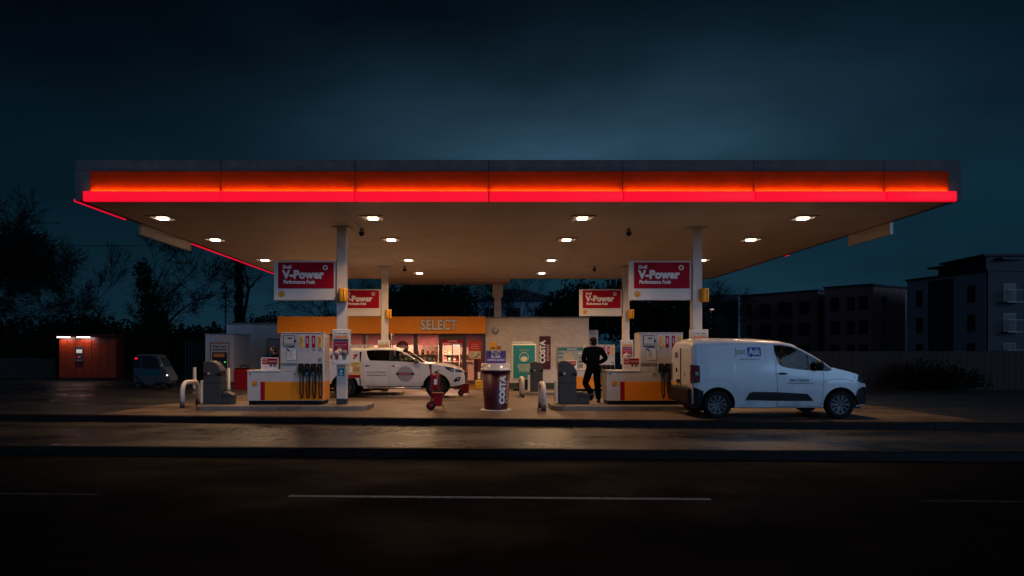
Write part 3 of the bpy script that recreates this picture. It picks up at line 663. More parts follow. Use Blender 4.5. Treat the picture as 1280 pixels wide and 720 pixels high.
pm = pump((-6.2, 17.82, 0.134), 'white and orange fuel pump with four hoses on the front left island')
pm2 = dup(pm, (3.19, 17.82, 0.134), 'white and orange fuel pump on the front right island, partly hidden by the white van')
z3 = g_(-5, 26.2)+0.134
pm3 = dup(pm, (-6.35, 26.15, z3), 'fuel pump on the rear left island behind the pickup and front pump'); pm3.scale = (1, 1, 0.95)
pm4 = dup(pm, (3.0, 26.15, z3), 'fuel pump on the rear right island behind the walking man'); pm4.scale = (1, 1, 0.95)

def leaflet(loc, label, s=1.0):
    t = empty('counter_poster', loc, label, 'poster', 'small red coffee posters on the pump counters'); t.scale = (s, s, s)
    p = P(); p.box((0, 0, 0.165), (0.46, 0.02, 0.33), PAPER, bev=0.006); p.build('board', t)
    p = P(); p.b(-0.2, 0.2, -0.0145, -0.0105, 0.15, 0.31, RED); 
    for k in range(3): p.b(-0.19, -0.06+0.03*(k % 2), -0.0165, -0.0148, 0.27-0.04*k, 0.285-0.04*k, PINK)
    for k in range(2): p.b(-0.19, -0.04, -0.013, -0.0105, 0.06+0.035*k, 0.07+0.035*k, PINK)
    p.build('print', t)
    p = P()
    for x in (0.03, 0.13):
        p.prism([(x-0.04, 0.22), (x+0.04, 0.22), (x+0.028, 0.09), (x-0.028, 0.09)], -0.0165, -0.0115, BROWN)
        p.b(x-0.047, x+0.047, -0.0185, -0.0125, 0.222, 0.245, PINK)
    p.build('cup_picture', t)
    return t
lf = leaflet((-6.2+0.53, 18.0, 1.03), 'small red and white poster on the front left pump counter')
lf2 = dup(lf, (3.19+0.67, 18.0, 1.03), 'small red and white poster on the front right pump counter')
lf3 = dup(lf, (3.0+0.32, 26.3, z3+0.85), 'small red poster on the rear right pump counter, left of the walking man')

# ------------------------------------------------------------------ column poster boxes
def poster_box(loc, label):
    t = empty('poster_box', loc, label, 'poster', 'framed posters on the canopy columns')
    W, H = 0.455, 0.93
    p = P(); p.box((0, 0, H/2), (W, 0.17, H), WHITE, bev=0.01); p.build('case', t)
    y = -0.0855
    p = P(); p.b(-0.2, 0.2, y-0.004, y, 0.04, 0.86, PAPER)
    p.b(-0.195, 0.195, y-0.007, y-0.0045, 0.675, 0.785, BEIGE)
    for k in range(4): p.b(-0.135+0.075*k, -0.085+0.075*k, y-0.0095, y-0.0075, 0.695, 0.75, mat('orange_print', (0.8, 0.18, 0.02), 0.5))
    p.b(-0.195, 0.195, y-0.007, y-0.0045, 0.62, 0.67, NAVY); p.b(-0.195, 0.195, y-0.007, y-0.0045, 0.27, 0.61, mat('magenta_print', (0.28, 0.01, 0.06), 0.45))
    p.text('for your safety', (0, y-0.005, 0.825), 0.062, INK, 0.0012, sx=0.95)
    p.text('PERFECT AT HOME', (0, y-0.0075, 0.52), 0.038, PINK, 0.0005, sx=0.95); p.text('PLATTER', (0, y-0.0075, 0.465), 0.036, PINK)
    p.build('print', t)
    p = P()
    for x, m, w in ((-0.11, BROWN, 0.06), (0.09, GINK, 0.07)):
        p.prism([(x-w, 0.30), (x+w, 0.30), (x+w*0.6, 0.14), (x-w*0.6, 0.14)], y-0.010, y-0.0075, m)
        p.lathe([(0.0, 0), (w*1.15, 0), (w*1.15, 0.003), (0, 0.003)], PINK if m is BROWN else MGREY, (x, y-0.0125, 0.315), 20, axis='Y')
    p.lathe([(0.0, 0), (0.075, 0), (0.075, 0.003), (0, 0.003)], BEIGE, (-0.04, y-0.012, 0.36), 20, axis='Y'); p.prism([(-0.06, 0.22), (0.0, 0.24), (-0.01, 0.15), (-0.07, 0.14)], y-0.011, y-0.0076, PAPER)
    p.build('picture', t)
    return t
pb = poster_box((-3.75, 18.1-0.13-0.087, 1.17), 'framed safety and coffee poster box on the front left column')
dup(pb, (5.60, 17.88, 1.17), 'framed safety poster box on the front right column, above the van roof')
dup(pb, (-3.88, 26.28, 1.02), 'framed poster box on the rear left column, top showing over the pickup cab')
dup(pb, (5.47, 26.28, 1.02), 'framed poster box on the rear right column behind the right pump')
# column stickers and price board
t = empty('column_sticker', (-3.78, 17.97, 0.98), 'small teal notice on the front left column under the poster box', 'notice')
p = P(); p.b(-0.085, 0.085, -0.006, -0.001, -0.10, 0.10, TEAL); p.build('plate', t)
p = P(); p.ball((0, -0.007, 0.02), (0.035, 0.002, 0.04), LETTER); p.b(-0.05, 0.05, -0.009, -0.0065, -0.07, -0.04, LETTER); p.build('symbol', t)
t = empty('price_board', (X_(443, 18.2), 18.2, Z_(472.5, 18.2)), 'yellow and red price board with 05 on the right side of the front left column', 'sign')
p = P(); p.box((-0.0, 0, 0.215), (0.33, 0.03, 0.43), mat('yellow_board', (0.75, 0.48, 0.14), 0.5)); p.build('board', t)
p = P(); p.b(-0.16, 0.16, -0.019, -0.0155, 0.005, 0.085, RED); p.b(-0.12, -0.06, -0.019, -0.0155, 0.15, 0.31, PAPER); p.text('05', (0.065, -0.0165, 0.22), 0.16, RED, 0.001)
p.text('FILL UP HERE', (0, -0.0165, 0.385), 0.045, INK); p.text('TODAY', (0, -0.0165, 0.335), 0.04, INK); p.build('print', t)
p = P(); p.b(-0.28, -0.165, -0.01, 0.01, 0.3, 0.33, STEEL); p.build('bracket', t)

# ------------------------------------------------------------------ bins, wash buckets
def bin_(loc, label):
    t = empty('forecourt_bin', loc, label, 'bin', 'tall grey forecourt bins')
    H = 1.15
    prof = [(-0.235, 0), (0.235, 0), (0.235, 0.78), (0.24, 0.83), (0.225, 0.90), (0.16, 1.02), (0.06, 1.11), (-0.05, 1.15), (-0.16, 1.14), (-0.225, 1.11), (-0.235, 1.05)]
    p = P(); p.prism(prof, -0.20, 0.20, DGREY)
    bmesh.ops.bevel(p.bm, geom=[e for e in p.bm.edges if abs(e.verts[0].co.y-e.verts[1].co.y) < 1e-5], offset=0.03, segments=3, affect='EDGES', profile=0.5)
    p.build('body', t)
    p = P(); p.b(-0.238, -0.10, -0.205, 0.12, 0.72, 0.86, BLACK, 0.02); p.prism([(0.245, 0.74), (0.245, 0.86), (0.07, 0.77)], -0.206, 0.1, BLACK); p.build('opening', t)
    p = P(); p.b(-0.12, -0.05, -0.21, -0.18, 0.77, 0.84, LGREY, 0.02); p.build('ashtray', t)
    p = P(); p.b(-0.24, 0.24, -0.204, 0.204, 0.56, 0.572, BLACK); p.b(-0.2, 0.2, -0.19, 0.19, -0.0, 0.03, BLACK); p.build('seam', t)
    p = P(); p.b(-0.32, -0.245, -0.15, 0.15, 0.03, 0.62, WHITE, 0.008); p.build('towel_panel', t)
    return t
BY = 18.15
b1 = bin_((X_(268.5, BY), BY, 0.134), 'tall grey domed forecourt bin at the left end of the front left island')
b2 = dup(b1, (X_(708.5, BY), BY, 0.134), 'tall grey domed forecourt bin at the left end of the front right island')
b3 = dup(b1, (X_(670.5, 26.2), 26.2, g_(2, 26.2)+0.134), 'tall grey domed bin on the rear right island, smaller in view, before the teal poster'); 
b4 = dup(b1, (-7.2, 26.3, g_(-7.2, 26.3)+0.134), 'tall grey domed bin on the rear left island, nearly hidden')
def bucket(loc, label):
    t = empty('wash_bucket', loc, label, 'bucket', 'grey windscreen wash buckets')
    p = P(); p.prism([(-0.22, 0), (0.22, 0), (0.25, 0.22), (0.23, 0.26), (0.02, 0.33), (-0.2, 0.31), (-0.24, 0.2)], -0.16, 0.16, DGREY)
    bmesh.ops.bevel(p.bm, geom=[e for e in p.bm.edges if abs(e.verts[0].co.y-e.verts[1].co.y) < 1e-5], offset=0.025, segments=2, affect='EDGES', profile=0.5)
    p.build('tub', t)
    p = P(); p.tube([(-0.1, -0.02, 0.3), (0.02, -0.03, 0.37), (0.12, -0.02, 0.33)], 0.013, BLACK, n=6); p.b(-0.255, 0.262, -0.166, 0.166, 0.205, 0.222, BLACK); p.build('squeegee', t)
    return t
k1 = bucket((X_(282, 18.2)+0.02, 18.15, 0.134), 'low grey windscreen wash tub beside the front left bin')
k2 = dup(k1, (X_(724, 18.2)+0.02, 18.15, 0.134), 'low grey windscreen wash tub between the front right bin and the walking man')

# ------------------------------------------------------------------ hoop barriers, bollards
HOOPW = mat('white_hoop', (0.62, 0.56, 0.52), 0.45, dirt=((0.25, 0.2, 0.17), 7, 0.6))
def hoop(x, y0, y1, label):
    zg = g_(x, (y0+y1)/2); t = empty('hoop_barrier', (x, (y0+y1)/2, zg), label, 'barrier', 'white steel hoop barriers at the island ends')
    h = (y1-y0)/2; H = 0.68; r = 0.25
    pts = [(0, -h, 0), (0, -h, H-r)]+[(0, -h+r-r*math.cos(R(a)), H-r+r*math.sin(R(a))) for a in range(15, 91, 15)]+[(0, h-r+r*math.sin(R(a)), H-r+r*math.cos(R(a))) for a in range(15, 91, 15)]+[(0, h, 0)]
    p = P(); p.tube(pts, 0.062, HOOPW, n=14); p.build('tube', t)
    for s in (-1, 1):
        p = P(); p.cyl((0, s*h, -0.01), (0, s*h, 0.17), 0.066, DGREY, n=14); p.build('foot_sleeve', t)
    return t
h1 = hoop(-8.15, 18.4, 19.4, 'white hoop barrier at the left end of the front left island')
h2 = hoop(1.50, 17.35, 18.4, 'white hoop barrier left of the front right bin')
h3 = hoop(1.33, 23.9, 25.0, 'white hoop barrier further back, left of the rear bin')
def bollard(loc, label, H=0.95):
    t = empty('bollard', loc, label, 'bollard', 'white posts by the cash kiosk')
    p = P(); p.lathe([(0.0, H), (0.05, H-0.008), (0.07, H-0.03), (0.07, 0)], WHITE, n=18); p.build('post', t)
    p = P(); p.lathe([(0.078, 0.0), (0.078, 0.1), (0.07, 0.1)], DGREY, n=18); p.build('collar', t)
    return t
bo = bollard((X_(243, 29), 29, g_(-12, 29)), 'white round bollard left of the cash kiosk, behind the hoop barrier', 1.0)
dup(bo, (X_(285.5, 29), 29, g_(-10.9, 29)), 'white round bollard in front of the cash kiosk, right of the bin')

# ------------------------------------------------------------------ giant coffee cup
cup = empty('giant_coffee_cup', (X_(620, 17.75), 17.75, 0.004), 'giant maroon takeaway cup with pale lid advertising coffee, standing on the forecourt', 'advert')
p = P(); p.lathe([(0.0, 0.02), (0.30, 0.02), (0.305, 0.06), (0.375, 1.03), (0.0, 1.03)], DRED, n=40); p.build('body', cup)
p = P(); p.lathe([(0.38, 1.02), (0.415, 1.025), (0.42, 1.05), (0.405, 1.07), (0.385, 1.075), (0.37, 1.20), (0.355, 1.215), (0.34, 1.20), (0.0, 1.195)], mat('cup_lid', (0.62, 0.56, 0.53), 0.25, coat=0.4), n=40); p.build('lid', cup)
p = P(); p.lathe([(0.0, 0.02), (0.42, 0.02), (0.43, 0.0), (0.0, 0.0)], LGREY, n=36); p.build('base_plate', cup)
def wrap(p, rad_f, a0):
    bmesh.ops.triangulate(p.bm, faces=p.bm.faces[:])
    for _ in range(4):
        es = [e for e in p.bm.edges if e.calc_length() > 0.025]
        if es: bmesh.ops.subdivide_edges(p.bm, edges=es, cuts=1); bmesh.ops.triangulate(p.bm, faces=p.bm.faces[:])
    """bend flat text (x lateral, y depth offset) round the cup"""
    for v in p.bm.verts:
        x, y, z = v.co; rr = rad_f(z)+0.003-y
        a = a0+x/0.34
        v.co = (rr*math.sin(a), -rr*math.cos(a), z)
rf = lambda z: 0.305+(z-0.06)*0.0722
p = P(); p.text('COSTA', (0.0, 0, 0.53), 0.215, LETTER, 0.014, rot=(PI/2, -PI/2, 0), sx=1.0, sp=1.02); wrap(p, rf, 0.52)
p.build('lettering', cup)
p = P(); p.text('EXPRESS', (0.0, 0, 0.47), 0.13, PINK, 0.004, rot=(PI/2, -PI/2, 0), sx=1.0, sp=1.25); wrap(p, rf, 1.02)
p.build('side_lettering', cup)
p = P(); p.box((0.0, 0.1, 1.37), (0.52, 0.025, 0.34), PURPLE); tp = p.build('topper', cup)
p = P(); p.b(-0.13, 0.12, 0.083, 0.0865, 1.355, 1.535, PAPER); p.text('NEW', (-0.005, 0.0825, 1.445), 0.19, INK, 0.006, sx=0.66); p.text('DRINKS RANGE', (0.005, 0.0865, 1.295), 0.075, LETTER, 0.002, sx=0.85); p.build('lettering', tp)

# ------------------------------------------------------------------ fire trolley
REDP = mat('fire_red', (0.27, 0.004, 0.009), 0.32, var=0.1)
def trolley(loc, label, rz=0):
    t = empty('fire_trolley', loc, label, 'fire trolley', 'red fire trolleys on the forecourt', rz)
    p = P(); 
    for y in (-0.09, 0.09): p.tube([(-0.09, y, 0.12), (-0.10, y, 0.5), (-0.12, y, 1.02), (-0.13, y, 1.12)], 0.014, REDP, n=8)
    p.tube([(-0.10, -0.09, 0.5), (-0.10, 0.09, 0.5)], 0.012, REDP, n=6); p.tube([(-0.09, 0, 0.14), (0.2, 0, 0.12), (0.21, 0, 0.02)], 0.016, REDP, n=6); p.build('frame', t)
    p = P(); p.tube([(-0.13, -0.10, 1.12), (-0.13, 0.10, 1.12)], 0.02, BLACK, n=8); p.b(-0.165, -0.10, -0.045, 0.045, 1.06, 1.19, BLACK, 0.01); p.build('grip', t)
    p = P(); p.lathe([(0, 0.5), (0.09, 0.505), (0.10, 0.53), (0.10, 0.86), (0.085, 0.92), (0.04, 0.95), (0.03, 0.97), (0, 0.97)], REDP, (0.02, -0.02, 0), 20)
    ex = p.build('extinguisher', t)
    p = P(); p.b(-0.02, 0.07, -0.05, -0.01, 0.97, 1.0, BLACK); p.tube([(0.02, -0.02, 0.99), (0.10, -0.03, 1.03)], 0.012, BLACK, n=6); p.tube([(0.04, -0.03, 0.97), (0.13, -0.05, 0.93), (0.14, -0.06, 0.7), (0.12, -0.06, 0.58)], 0.012, BLACK, n=6); p.ball((0.05, -0.04, 0.995), 0.018, GREENP); p.build('valve', ex)
    p = P(); p.b(-0.03, 0.05, -0.125, -0.12, 0.66, 0.8, LETTER); p.build('plate', ex)
    p = P(); p.prism([(-0.04, 0.10), (0.17, 0.10), (0.20, 0.42), (-0.06, 0.42)], -0.13, 0.13, REDP); p.b(-0.075, 0.215, -0.142, 0.142, 0.42, 0.445, REDP, 0.008); p.build('bucket', t)
    for y in (-0.16, 0.16):
        p = P(); p.lathe([(0.0, -0.02), (0.055, -0.025), (0.06, -0.025), (0.11, -0.022), (0.115, 0), (0.11, 0.022), (0.0, 0.02)], RUBBER, (-0.11, y, 0.115), 24, axis='Y'); w = p.build('wheel', t)
        p = P(); p.lathe([(0, -0.03), (0.05, -0.03), (0.055, -0.026)], REDP, (-0.11, y, 0.115), 16, axis='Y'); p.build('hub', w)
    return t
tr1 = trolley((X_(544.3, 17.8), 17.8, 0.004), 'red fire extinguisher and bucket trolley standing before the pickup front wheel')
tr2 = dup(tr1, (X_(580, 25.4), 25.4, g_(-1, 25.4)+0.004), 'red fire bucket trolley further back, just past the pickup nose')

# ------------------------------------------------------------------ lofted vehicle shells
def lerp_t(tab, x):
    if x <= tab[0][0]: return tab[0][1]
    for (a, va), (b, vb) in zip(tab, tab[1:]):
        if x <= b: return va+(vb-va)*(x-a)/(b-a) if b > a else vb
    return tab[-1][1]
class Shell:
    def __init__(s, x0, x1, bottom, arches, belt, wtop, top, hw, plan, crown=0.0, n=150):
        s.bottom, s.belt, s.wtop, s.top, s.hwt, s.plan = bottom, belt, wtop, top, hw, plan
        s.arches = arches
        xs = set(frange(x0, x1, n))
        for cx_, cz_, r in arches:
            for k in range(0, 25): xs.add(cx_-r*math.cos(PI*k/24))
        for tab in (belt, wtop, top, plan):
            for q in tab:
                if x0 <= q[0] <= x1: xs.add(q[0])
        xs = sorted(xs); s.xs = [xs[0]]
        for x in xs[1:]:
            if x-s.xs[-1] > 0.004: s.xs.append(x)
        s.crown = crown
    def zb(s, x):
        z = lerp_t(s.bottom, x)
        for cx_, cz_, r in s.arches:
            if abs(x-cx_) < r: z = max(z, cz_+math.sqrt(max(0, r*r-(x-cx_)**2)))
        return z
    def hw(s, x, z): return lerp_t(s.hwt, z)*lerp_t(s.plan, x)
    def ring(s, x):
        zb, B, W, T = s.zb(x), lerp_t(s.belt, x), lerp_t(s.wtop, x), lerp_t(s.top, x)
        T = max(T, zb+0.08); W = min(W, T-0.03); B = min(B, W-0.004); B = max(B, zb+0.04) if B < zb+0.04 else B; W = max(W, B+0.003)
        pts = []
        for k in range(9): pts.append((zb+(B-zb)*k/8, 'L'))
        for k in range(1, 5): pts.append((B+(W-B)*k/4, 'W'))
        out = [(s.hw(x, z), z) for z, _ in pts]
        y0 = s.hw(x, W)
        r = min(0.16, y0*0.5)
        dz = T-s.crown-W
        for k in range(1, 7):
            a = PI/2*k/6
            out.append((y0-r*(1-math.cos(a)), W+dz*math.sin(a)))
        for k in range(1, 5):
            f = k/4; yy = (y0-r)*(1-f)
            out.append((yy, T-s.crown*(1-f)**2*1.0*((1-f)**0)))
        return out      # side bottom -> roof centre; 9 + 4 + 6 + 4 = 23 points
    def grid(s): return [[(x, y, z) for y, z in s.ring(x)] for x in s.xs]
def shell_parts(sh, glass_rule, caps=True):
    """split the loft into body and named glass parts. glass_rule(xm, segment) -> part name or None"""
    G = sh.grid(); nseg = len(G[0])-1
    parts = {}
    def get(nm):
        if nm not in parts: parts[nm] = (bmesh.new(), {})
        return parts[nm]
    def vert(nm, key, co):
        bm, d = get(nm)
        if key not in d: d[key] = bm.verts.new(co)
        return d[key]
    for i in range(len(G)-1):
        xm = (sh.xs[i]+sh.xs[i+1])/2
        for j in range(nseg):
            nm = glass_rule(xm, j) or 'body'
            for s_ in (-1, 1):
                ks = [(i, j), (i+1, j), (i+1, j+1), (i, j+1)]
                vsn = []
                for (a, b) in ks:
                    x, y, z = G[a][b]
                    key = (a, b, 0 if (b == nseg and y < 1e-6) else s_)
                    v = vert(nm, key, (x, s_*y, z))
                    if v not in vsn: vsn.append(v)
                if len(vsn) < 3: continue
                if s_ == 1: vsn = vsn[::-1]
                try: f = parts[nm][0].faces.new(vsn); f.smooth = True
                except ValueError: pass
    if caps:
        for i in (0, len(G)-1):
            bm, d = get('body')
            loop = [vert('body', (i, b, -1 if b < nseg else 0), (G[i][b][0], -G[i][b][1], G[i][b][2])) for b in range(nseg+1)]
            loop += [vert('body', (i, b, 1), (G[i][b][0], G[i][b][1], G[i][b][2])) for b in range(nseg-1, -1, -1)]
            try:
                f = bm.faces.new(loop if i == 0 else loop[::-1]); f.normal_update()
                if (f.normal.x > 0) == (i == 0): f.normal_flip()
            except ValueError: pass
    return parts
def place_shell(parts, mats, parent, bodyname='body'):
    res = {}
    for nm, (bm, d) in parts.items():
        me = bpy.data.meshes.new(nm); bm.normal_update(); bm.to_mesh(me); bm.free()
        base = nm.split('.')[0]
        me.materials.append(mats[base])
        o = bpy.data.objects.new(base, me); C.objects.link(o); o.parent = parent; res[nm] = o
    return res
def side_patch(p, sh, poly, m, off=0.006, side=-1, nx=24, thick=0.0):
    """polygon (x,z) laid on the shell's side surface, cut into fine slices"""
    x0 = min(q[0] for q in poly); x1 = max(q[0] for q in poly); i = p.mi(m)
    def span(x):
        zs = []
        for (a, b), (c, d) in zip(poly, poly[1:]+poly[:1]):
            if a != c and min(a, c) <= x <= max(a, c): zs.append(b+(d-b)*(x-a)/(c-a))
        return (min(zs), max(zs)) if zs else None
    xs = sorted(set([x0+(x1-x0)*(k+0.002)/(nx+0.004) for k in range(nx+1)]+[min(max(q[0], x0+1e-4), x1-1e-4) for q in poly]))
    cols = []
    for x in xs:
        sp = span(x)
        if not sp: continue
        cols.append([p.bm.verts.new((x, side*(sh.hw(x, sp[0]+(sp[1]-sp[0])*k/6)+off), sp[0]+(sp[1]-sp[0])*k/6)) for k in range(7)])
    for a, b in zip(cols, cols[1:]):
        for k in range(6):
            vs_ = (a[k], b[k], b[k+1], a[k+1]) if side == -1 else (a[k], a[k+1], b[k+1], b[k])
            f = p.bm.faces.new(vs_); f.material_index = i; f.smooth = True
def side_line(p, sh, pts, r=0.004, m=INK, side=-1, off=0.0):
    q = []
    for (a, b), (c, d) in zip(pts, pts[1:]):
        for k in range(6): q.append((a+(c-a)*k/6, b+(d-b)*k/6))
    q.append(pts[-1])
    p.tube([(x, side*(sh.hw(x, z)+off), z) for x, z in q], r, m, n=5)

RIMM = mat('alloy_rim', (0.13, 0.13, 0.14), 0.45, 0.4)
TYRE = mat('tyre_rubber', (0.009, 0.009, 0.010), 0.8, bump=0.3, spec=0.25)
DARKRIM = mat('dark_rim', (0.02, 0.02, 0.022), 0.5)
def wheel(parent, x, y, R_, w, rr, ns, style, side=-1):
    t = empty('wheel', (x, y, R_), None, None); t.parent = parent
    h = w/2
    p = P(); p.lathe([(rr, -h*0.8), (rr+0.01, -h*0.95), (R_-0.04, -h), (R_-0.012, -h*0.88), (R_, -h*0.6), (R_, h*0.6), (R_-0.012, h*0.88), (R_-0.04, h), (rr, h*0.8)], TYRE, n=48, axis='Y'); p.build('tyre', t)
    p = P(); sgn = side
    yo = sgn*h*0.78
    p.lathe([(0, sgn*h*0.15), (rr*0.97, sgn*h*0.1), (rr, yo)], DARKRIM, n=40, axis='Y')
    p.lathe([(rr*0.93, yo*0.9), (rr, yo*1.02), (rr*1.03, yo*0.98)], RIMM, n=40, axis='Y')
    p.lathe([(0, yo*0.92), (rr*0.17, yo*0.9), (rr*0.22, yo*0.6)], RIMM, n=20, axis='Y')
    for k in range(ns):
        a = 2*PI*k/ns
        for da in ((-0.11, 0.11) if style == 'pair' else (-0.14, 0.14)):
            d1 = Vector((math.cos(a+da*0.6), 0, math.sin(a+da*0.6))); d2 = Vector((math.cos(a+da*(1.0 if style == 'pair' else 1.6)), 0, math.sin(a+da*(1.0 if style == 'pair' else 1.6))))
            wd = 0.013 if style == 'pair' else 0.017
            A = d1*rr*0.2+Vector((0, yo*0.78, 0)); B = d2*rr*0.95+Vector((0, yo*0.9, 0))
            p.tube([A, (A+B)/2+Vector((0, yo*0.04, 0)), B], [wd*0.8, wd, wd*1.1], RIMM, n=4, smooth=False)
    p.build('rim', t)
    return t
SEATM = mat('seat_fabric', (0.05, 0.05, 0.055), 0.85, bump=0.2)

# ---- white van (near side faces the camera)
VY = 16.37
van = empty('white_van', (6.675, VY, 0.004), 'white panel van with JustAsk lettering parked at the front right pump', 'van')
vs_hw = [(0.2, 0.855), (0.32, 0.895), (0.55, 0.915), (0.8, 0.915), (1.05, 0.905), (1.3, 0.872), (1.6, 0.81), (1.85, 0.76)]
vplan = [(-1.97, 0.93), (-1.93, 0.965), (-1.85, 0.99), (-1.6, 1.0), (1.1, 1.0), (1.5, 0.985), (1.8, 0.945), (1.95, 0.89), (2.03, 0.83), (2.07, 0.78)]
vtop = [(-1.97, 1.60), (-1.945, 1.72), (-1.90, 1.79), (-1.8, 1.822), (-1.2, 1.838), (-0.4, 1.825), (0.1, 1.79), (0.38, 1.725), (0.6, 1.62), (0.8, 1.50), (1.0, 1.365), (1.15, 1.25), (1.24, 1.185), (1.42, 1.15), (1.6, 1.11), (1.75, 1.06), (1.88, 1.0), (1.97, 0.93), (2.03, 0.84), (2.07, 0.74)]
vbelt = [(-2, 1.2), (-0.095, 1.60), (-0.085, 1.56), (-0.06, 1.40), (-0.02, 1.27), (0.05, 1.19), (0.2, 1.145), (0.5, 1.105), (0.9, 1.083), (1.1, 1.075), (1.2, 1.10), (1.24, 1.13), (1.5, 1.04), (1.8, 0.95), (2.07, 0.66)]
vwt = [(-2, 1.62), (-0.095, 1.665), (-0.085, 1.67), (0.1, 1.665), (0.3, 1.63), (0.5, 1.55), (0.8, 1.385), (1.0, 1.255), (1.12, 1.16), (1.19, 1.112), (1.24, 1.15), (1.5, 1.08), (1.8, 1.0), (2.07, 0.70)]
vbot = [(-1.97, 0.34), (-1.85, 0.30), (-1.0, 0.25), (1.0, 0.25), (1.8, 0.27), (2.07, 0.33)]
WBV = 1.393
vsh = Shell(-1.97, 2.07, vbot, [(-WBV, 0.32, 0.385), (WBV, 0.32, 0.385)], vbelt, vwt, vtop, vs_hw, vplan, crown=0.035)
def vrule(x, j):
    if 8 <= j <= 11 and -0.085 < x < 1.18: 
        return 'quarter_glass' if x > 0.68 else ('window_pillar' if x > 0.64 else 'window')
    if 14 <= j and 0.42 < x < 1.21: return 'windscreen'
    return None
parts = shell_parts(vsh, vrule)
# split window parts by side is unnecessary: one pane object per side
def split_sides(parts, names):
    for nm in names:
        if nm not in parts: continue
        bm, d = parts.pop(nm)
        b2 = bm.copy()
        bmesh.ops.delete(bm, geom=[f for f in bm.faces if f.calc_center_median().y > 0], context='FACES')
        bmesh.ops.delete(b2, geom=[f for f in b2.faces if f.calc_center_median().y < 0], context='FACES')
        parts[nm] = (bm, {}); parts[nm+'.far'] = (b2, {})
split_sides(parts, ['window', 'quarter_glass', 'window_pillar'])
vb = place_shell(parts, {'body': PAINTW, 'window': CARGLASS, 'quarter_glass': CARGLASS, 'window_pillar': BLACK, 'windscreen': CARGLASS}, van)
body = vb['body']
p = P(); side_line(p, vsh, [(-0.085, 1.70), (-0.09, 1.3), (-0.05, 0.85), (-0.045, 0.28)]); side_line(p, vsh, [(1.0, 1.07), (1.0, 0.7), (0.95, 0.3)]); side_line(p, vsh, [(-0.045, 0.275), (0.95, 0.275)], 0.003)
side_line(p, vsh, [(-1.75, 1.55), (-1.70, 1.66), (-1.5, 1.70), (-0.4, 1.70), (-0.3, 1.66), (-0.28, 1.3), (-0.35, 1.2)], 0.0025, LGREY)
side_line(p, vsh, [(-1.75, 1.55), (-1.76, 1.25), (-1.6, 1.17)], 0.0025, LGREY)
side_line(p, vsh, [(-1.88, 1.74), (-1.9, 1.2)], 0.003, LGREY)
p.build('panel_gaps', body)
p = P()   # pressed shoulders over the arches
for cx_ in (-WBV, WBV):
    for s_ in (-1, 1): side_line(p, vsh, [(cx_-0.42, 0.74), (cx_-0.33, 0.84), (cx_-0.1, 0.885), (cx_+0.15, 0.875), (cx_+0.33, 0.80), (cx_+0.40, 0.72)] if cx_ < 0 else [(cx_-0.44, 0.74), (cx_-0.34, 0.86), (cx_-0.1, 0.905), (cx_+0.12, 0.895), (cx_+0.3, 0.84)], 0.012, PAINTW, s_, -0.004)
p.build('arch_pressing', body)
p = P()
for s_ in (-1, 1): side_patch(p, vsh, [(-0.76, 0.42), (-0.045, 0.405), (-0.045, 0.60), (-0.60, 0.61), (-0.68, 0.58)], BLACK, 0.018, s_); side_patch(p, vsh, [(-0.035, 0.405), (0.77, 0.40), (0.70, 0.49), (0.62, 0.565), (-0.035, 0.60)], BLACK, 0.018, s_)
p.build('rubbing_strip', van)
p = P()
for s_ in (-1, 1): side_patch(p, vsh, [(-1.93, 0.30), (-1.76, 0.30), (-1.72, 0.62), (-1.90, 0.70), (-1.94, 0.70)], BLACK, 0.008, s_)
p.box((-1.985, 0, 0.50), (0.13, 1.66, 0.36), BLACK, bev=0.05, seg=3); p.build('rear_bumper', van)
p = P()
for s_ in (-1, 1): side_patch(p, vsh, [(1.70, 0.29), (2.05, 0.33), (2.065, 0.70), (1.93, 0.72), (1.80, 0.66), (1.74, 0.5)], BLACK, 0.010, s_)
p.box((2.03, 0, 0.50), (0.10, 1.42, 0.42), BLACK, bev=0.04, seg=3); p.box((2.065, 0, 0.66), (0.03, 1.0, 0.12), BLACK); p.build('front_bumper', van)
for s_ in (-1, 1):
    p = P(); side_patch(p, vsh, [(1.70, 0.985), (1.72, 1.0), (1.90, 0.93), (1.985, 0.80), (1.90, 0.80), (1.78, 0.86)], mat('headlamp_dark', (0.02, 0.022, 0.03), 0.08, coat=1), 0.008, s_, nx=14); p.build('headlight', van)
    p = P(); side_patch(p, vsh, [(-1.945, 0.80), (-1.80, 0.82), (-1.80, 1.20), (-1.945, 1.22)], mat('tail_lens', (0.16, 0.008, 0.012), 0.15, coat=0.8), 0.010, s_, nx=8)
    p.b(-1.985, -1.935, s_*0.74, s_*0.86, 0.80, 1.22, MATS['tail_lens'], 0.01); tl = p.build('tail_light', van)
    p = P(); side_patch(p, vsh, [(-1.90, 0.98), (-1.84, 0.98), (-1.84, 1.06), (-1.90, 1.06)], LGREY, 0.013, s_, nx=3); p.build('lens_insert', tl)
    p = P(); p.ball((0.07, s_*(vsh.hw(0.07, 1.02)+0.018), 1.02), (0.105, 0.018, 0.022), BLACK); p.build('door_handle', van)
    p = P(); p.ball((0.86, s_*1.02, 1.20), (0.085, 0.10, 0.115), BLACK); p.tube([(0.82, s_*0.88, 1.14), (0.84, s_*0.96, 1.14)], 0.025, BLACK); p.build('wing_mirror', van)
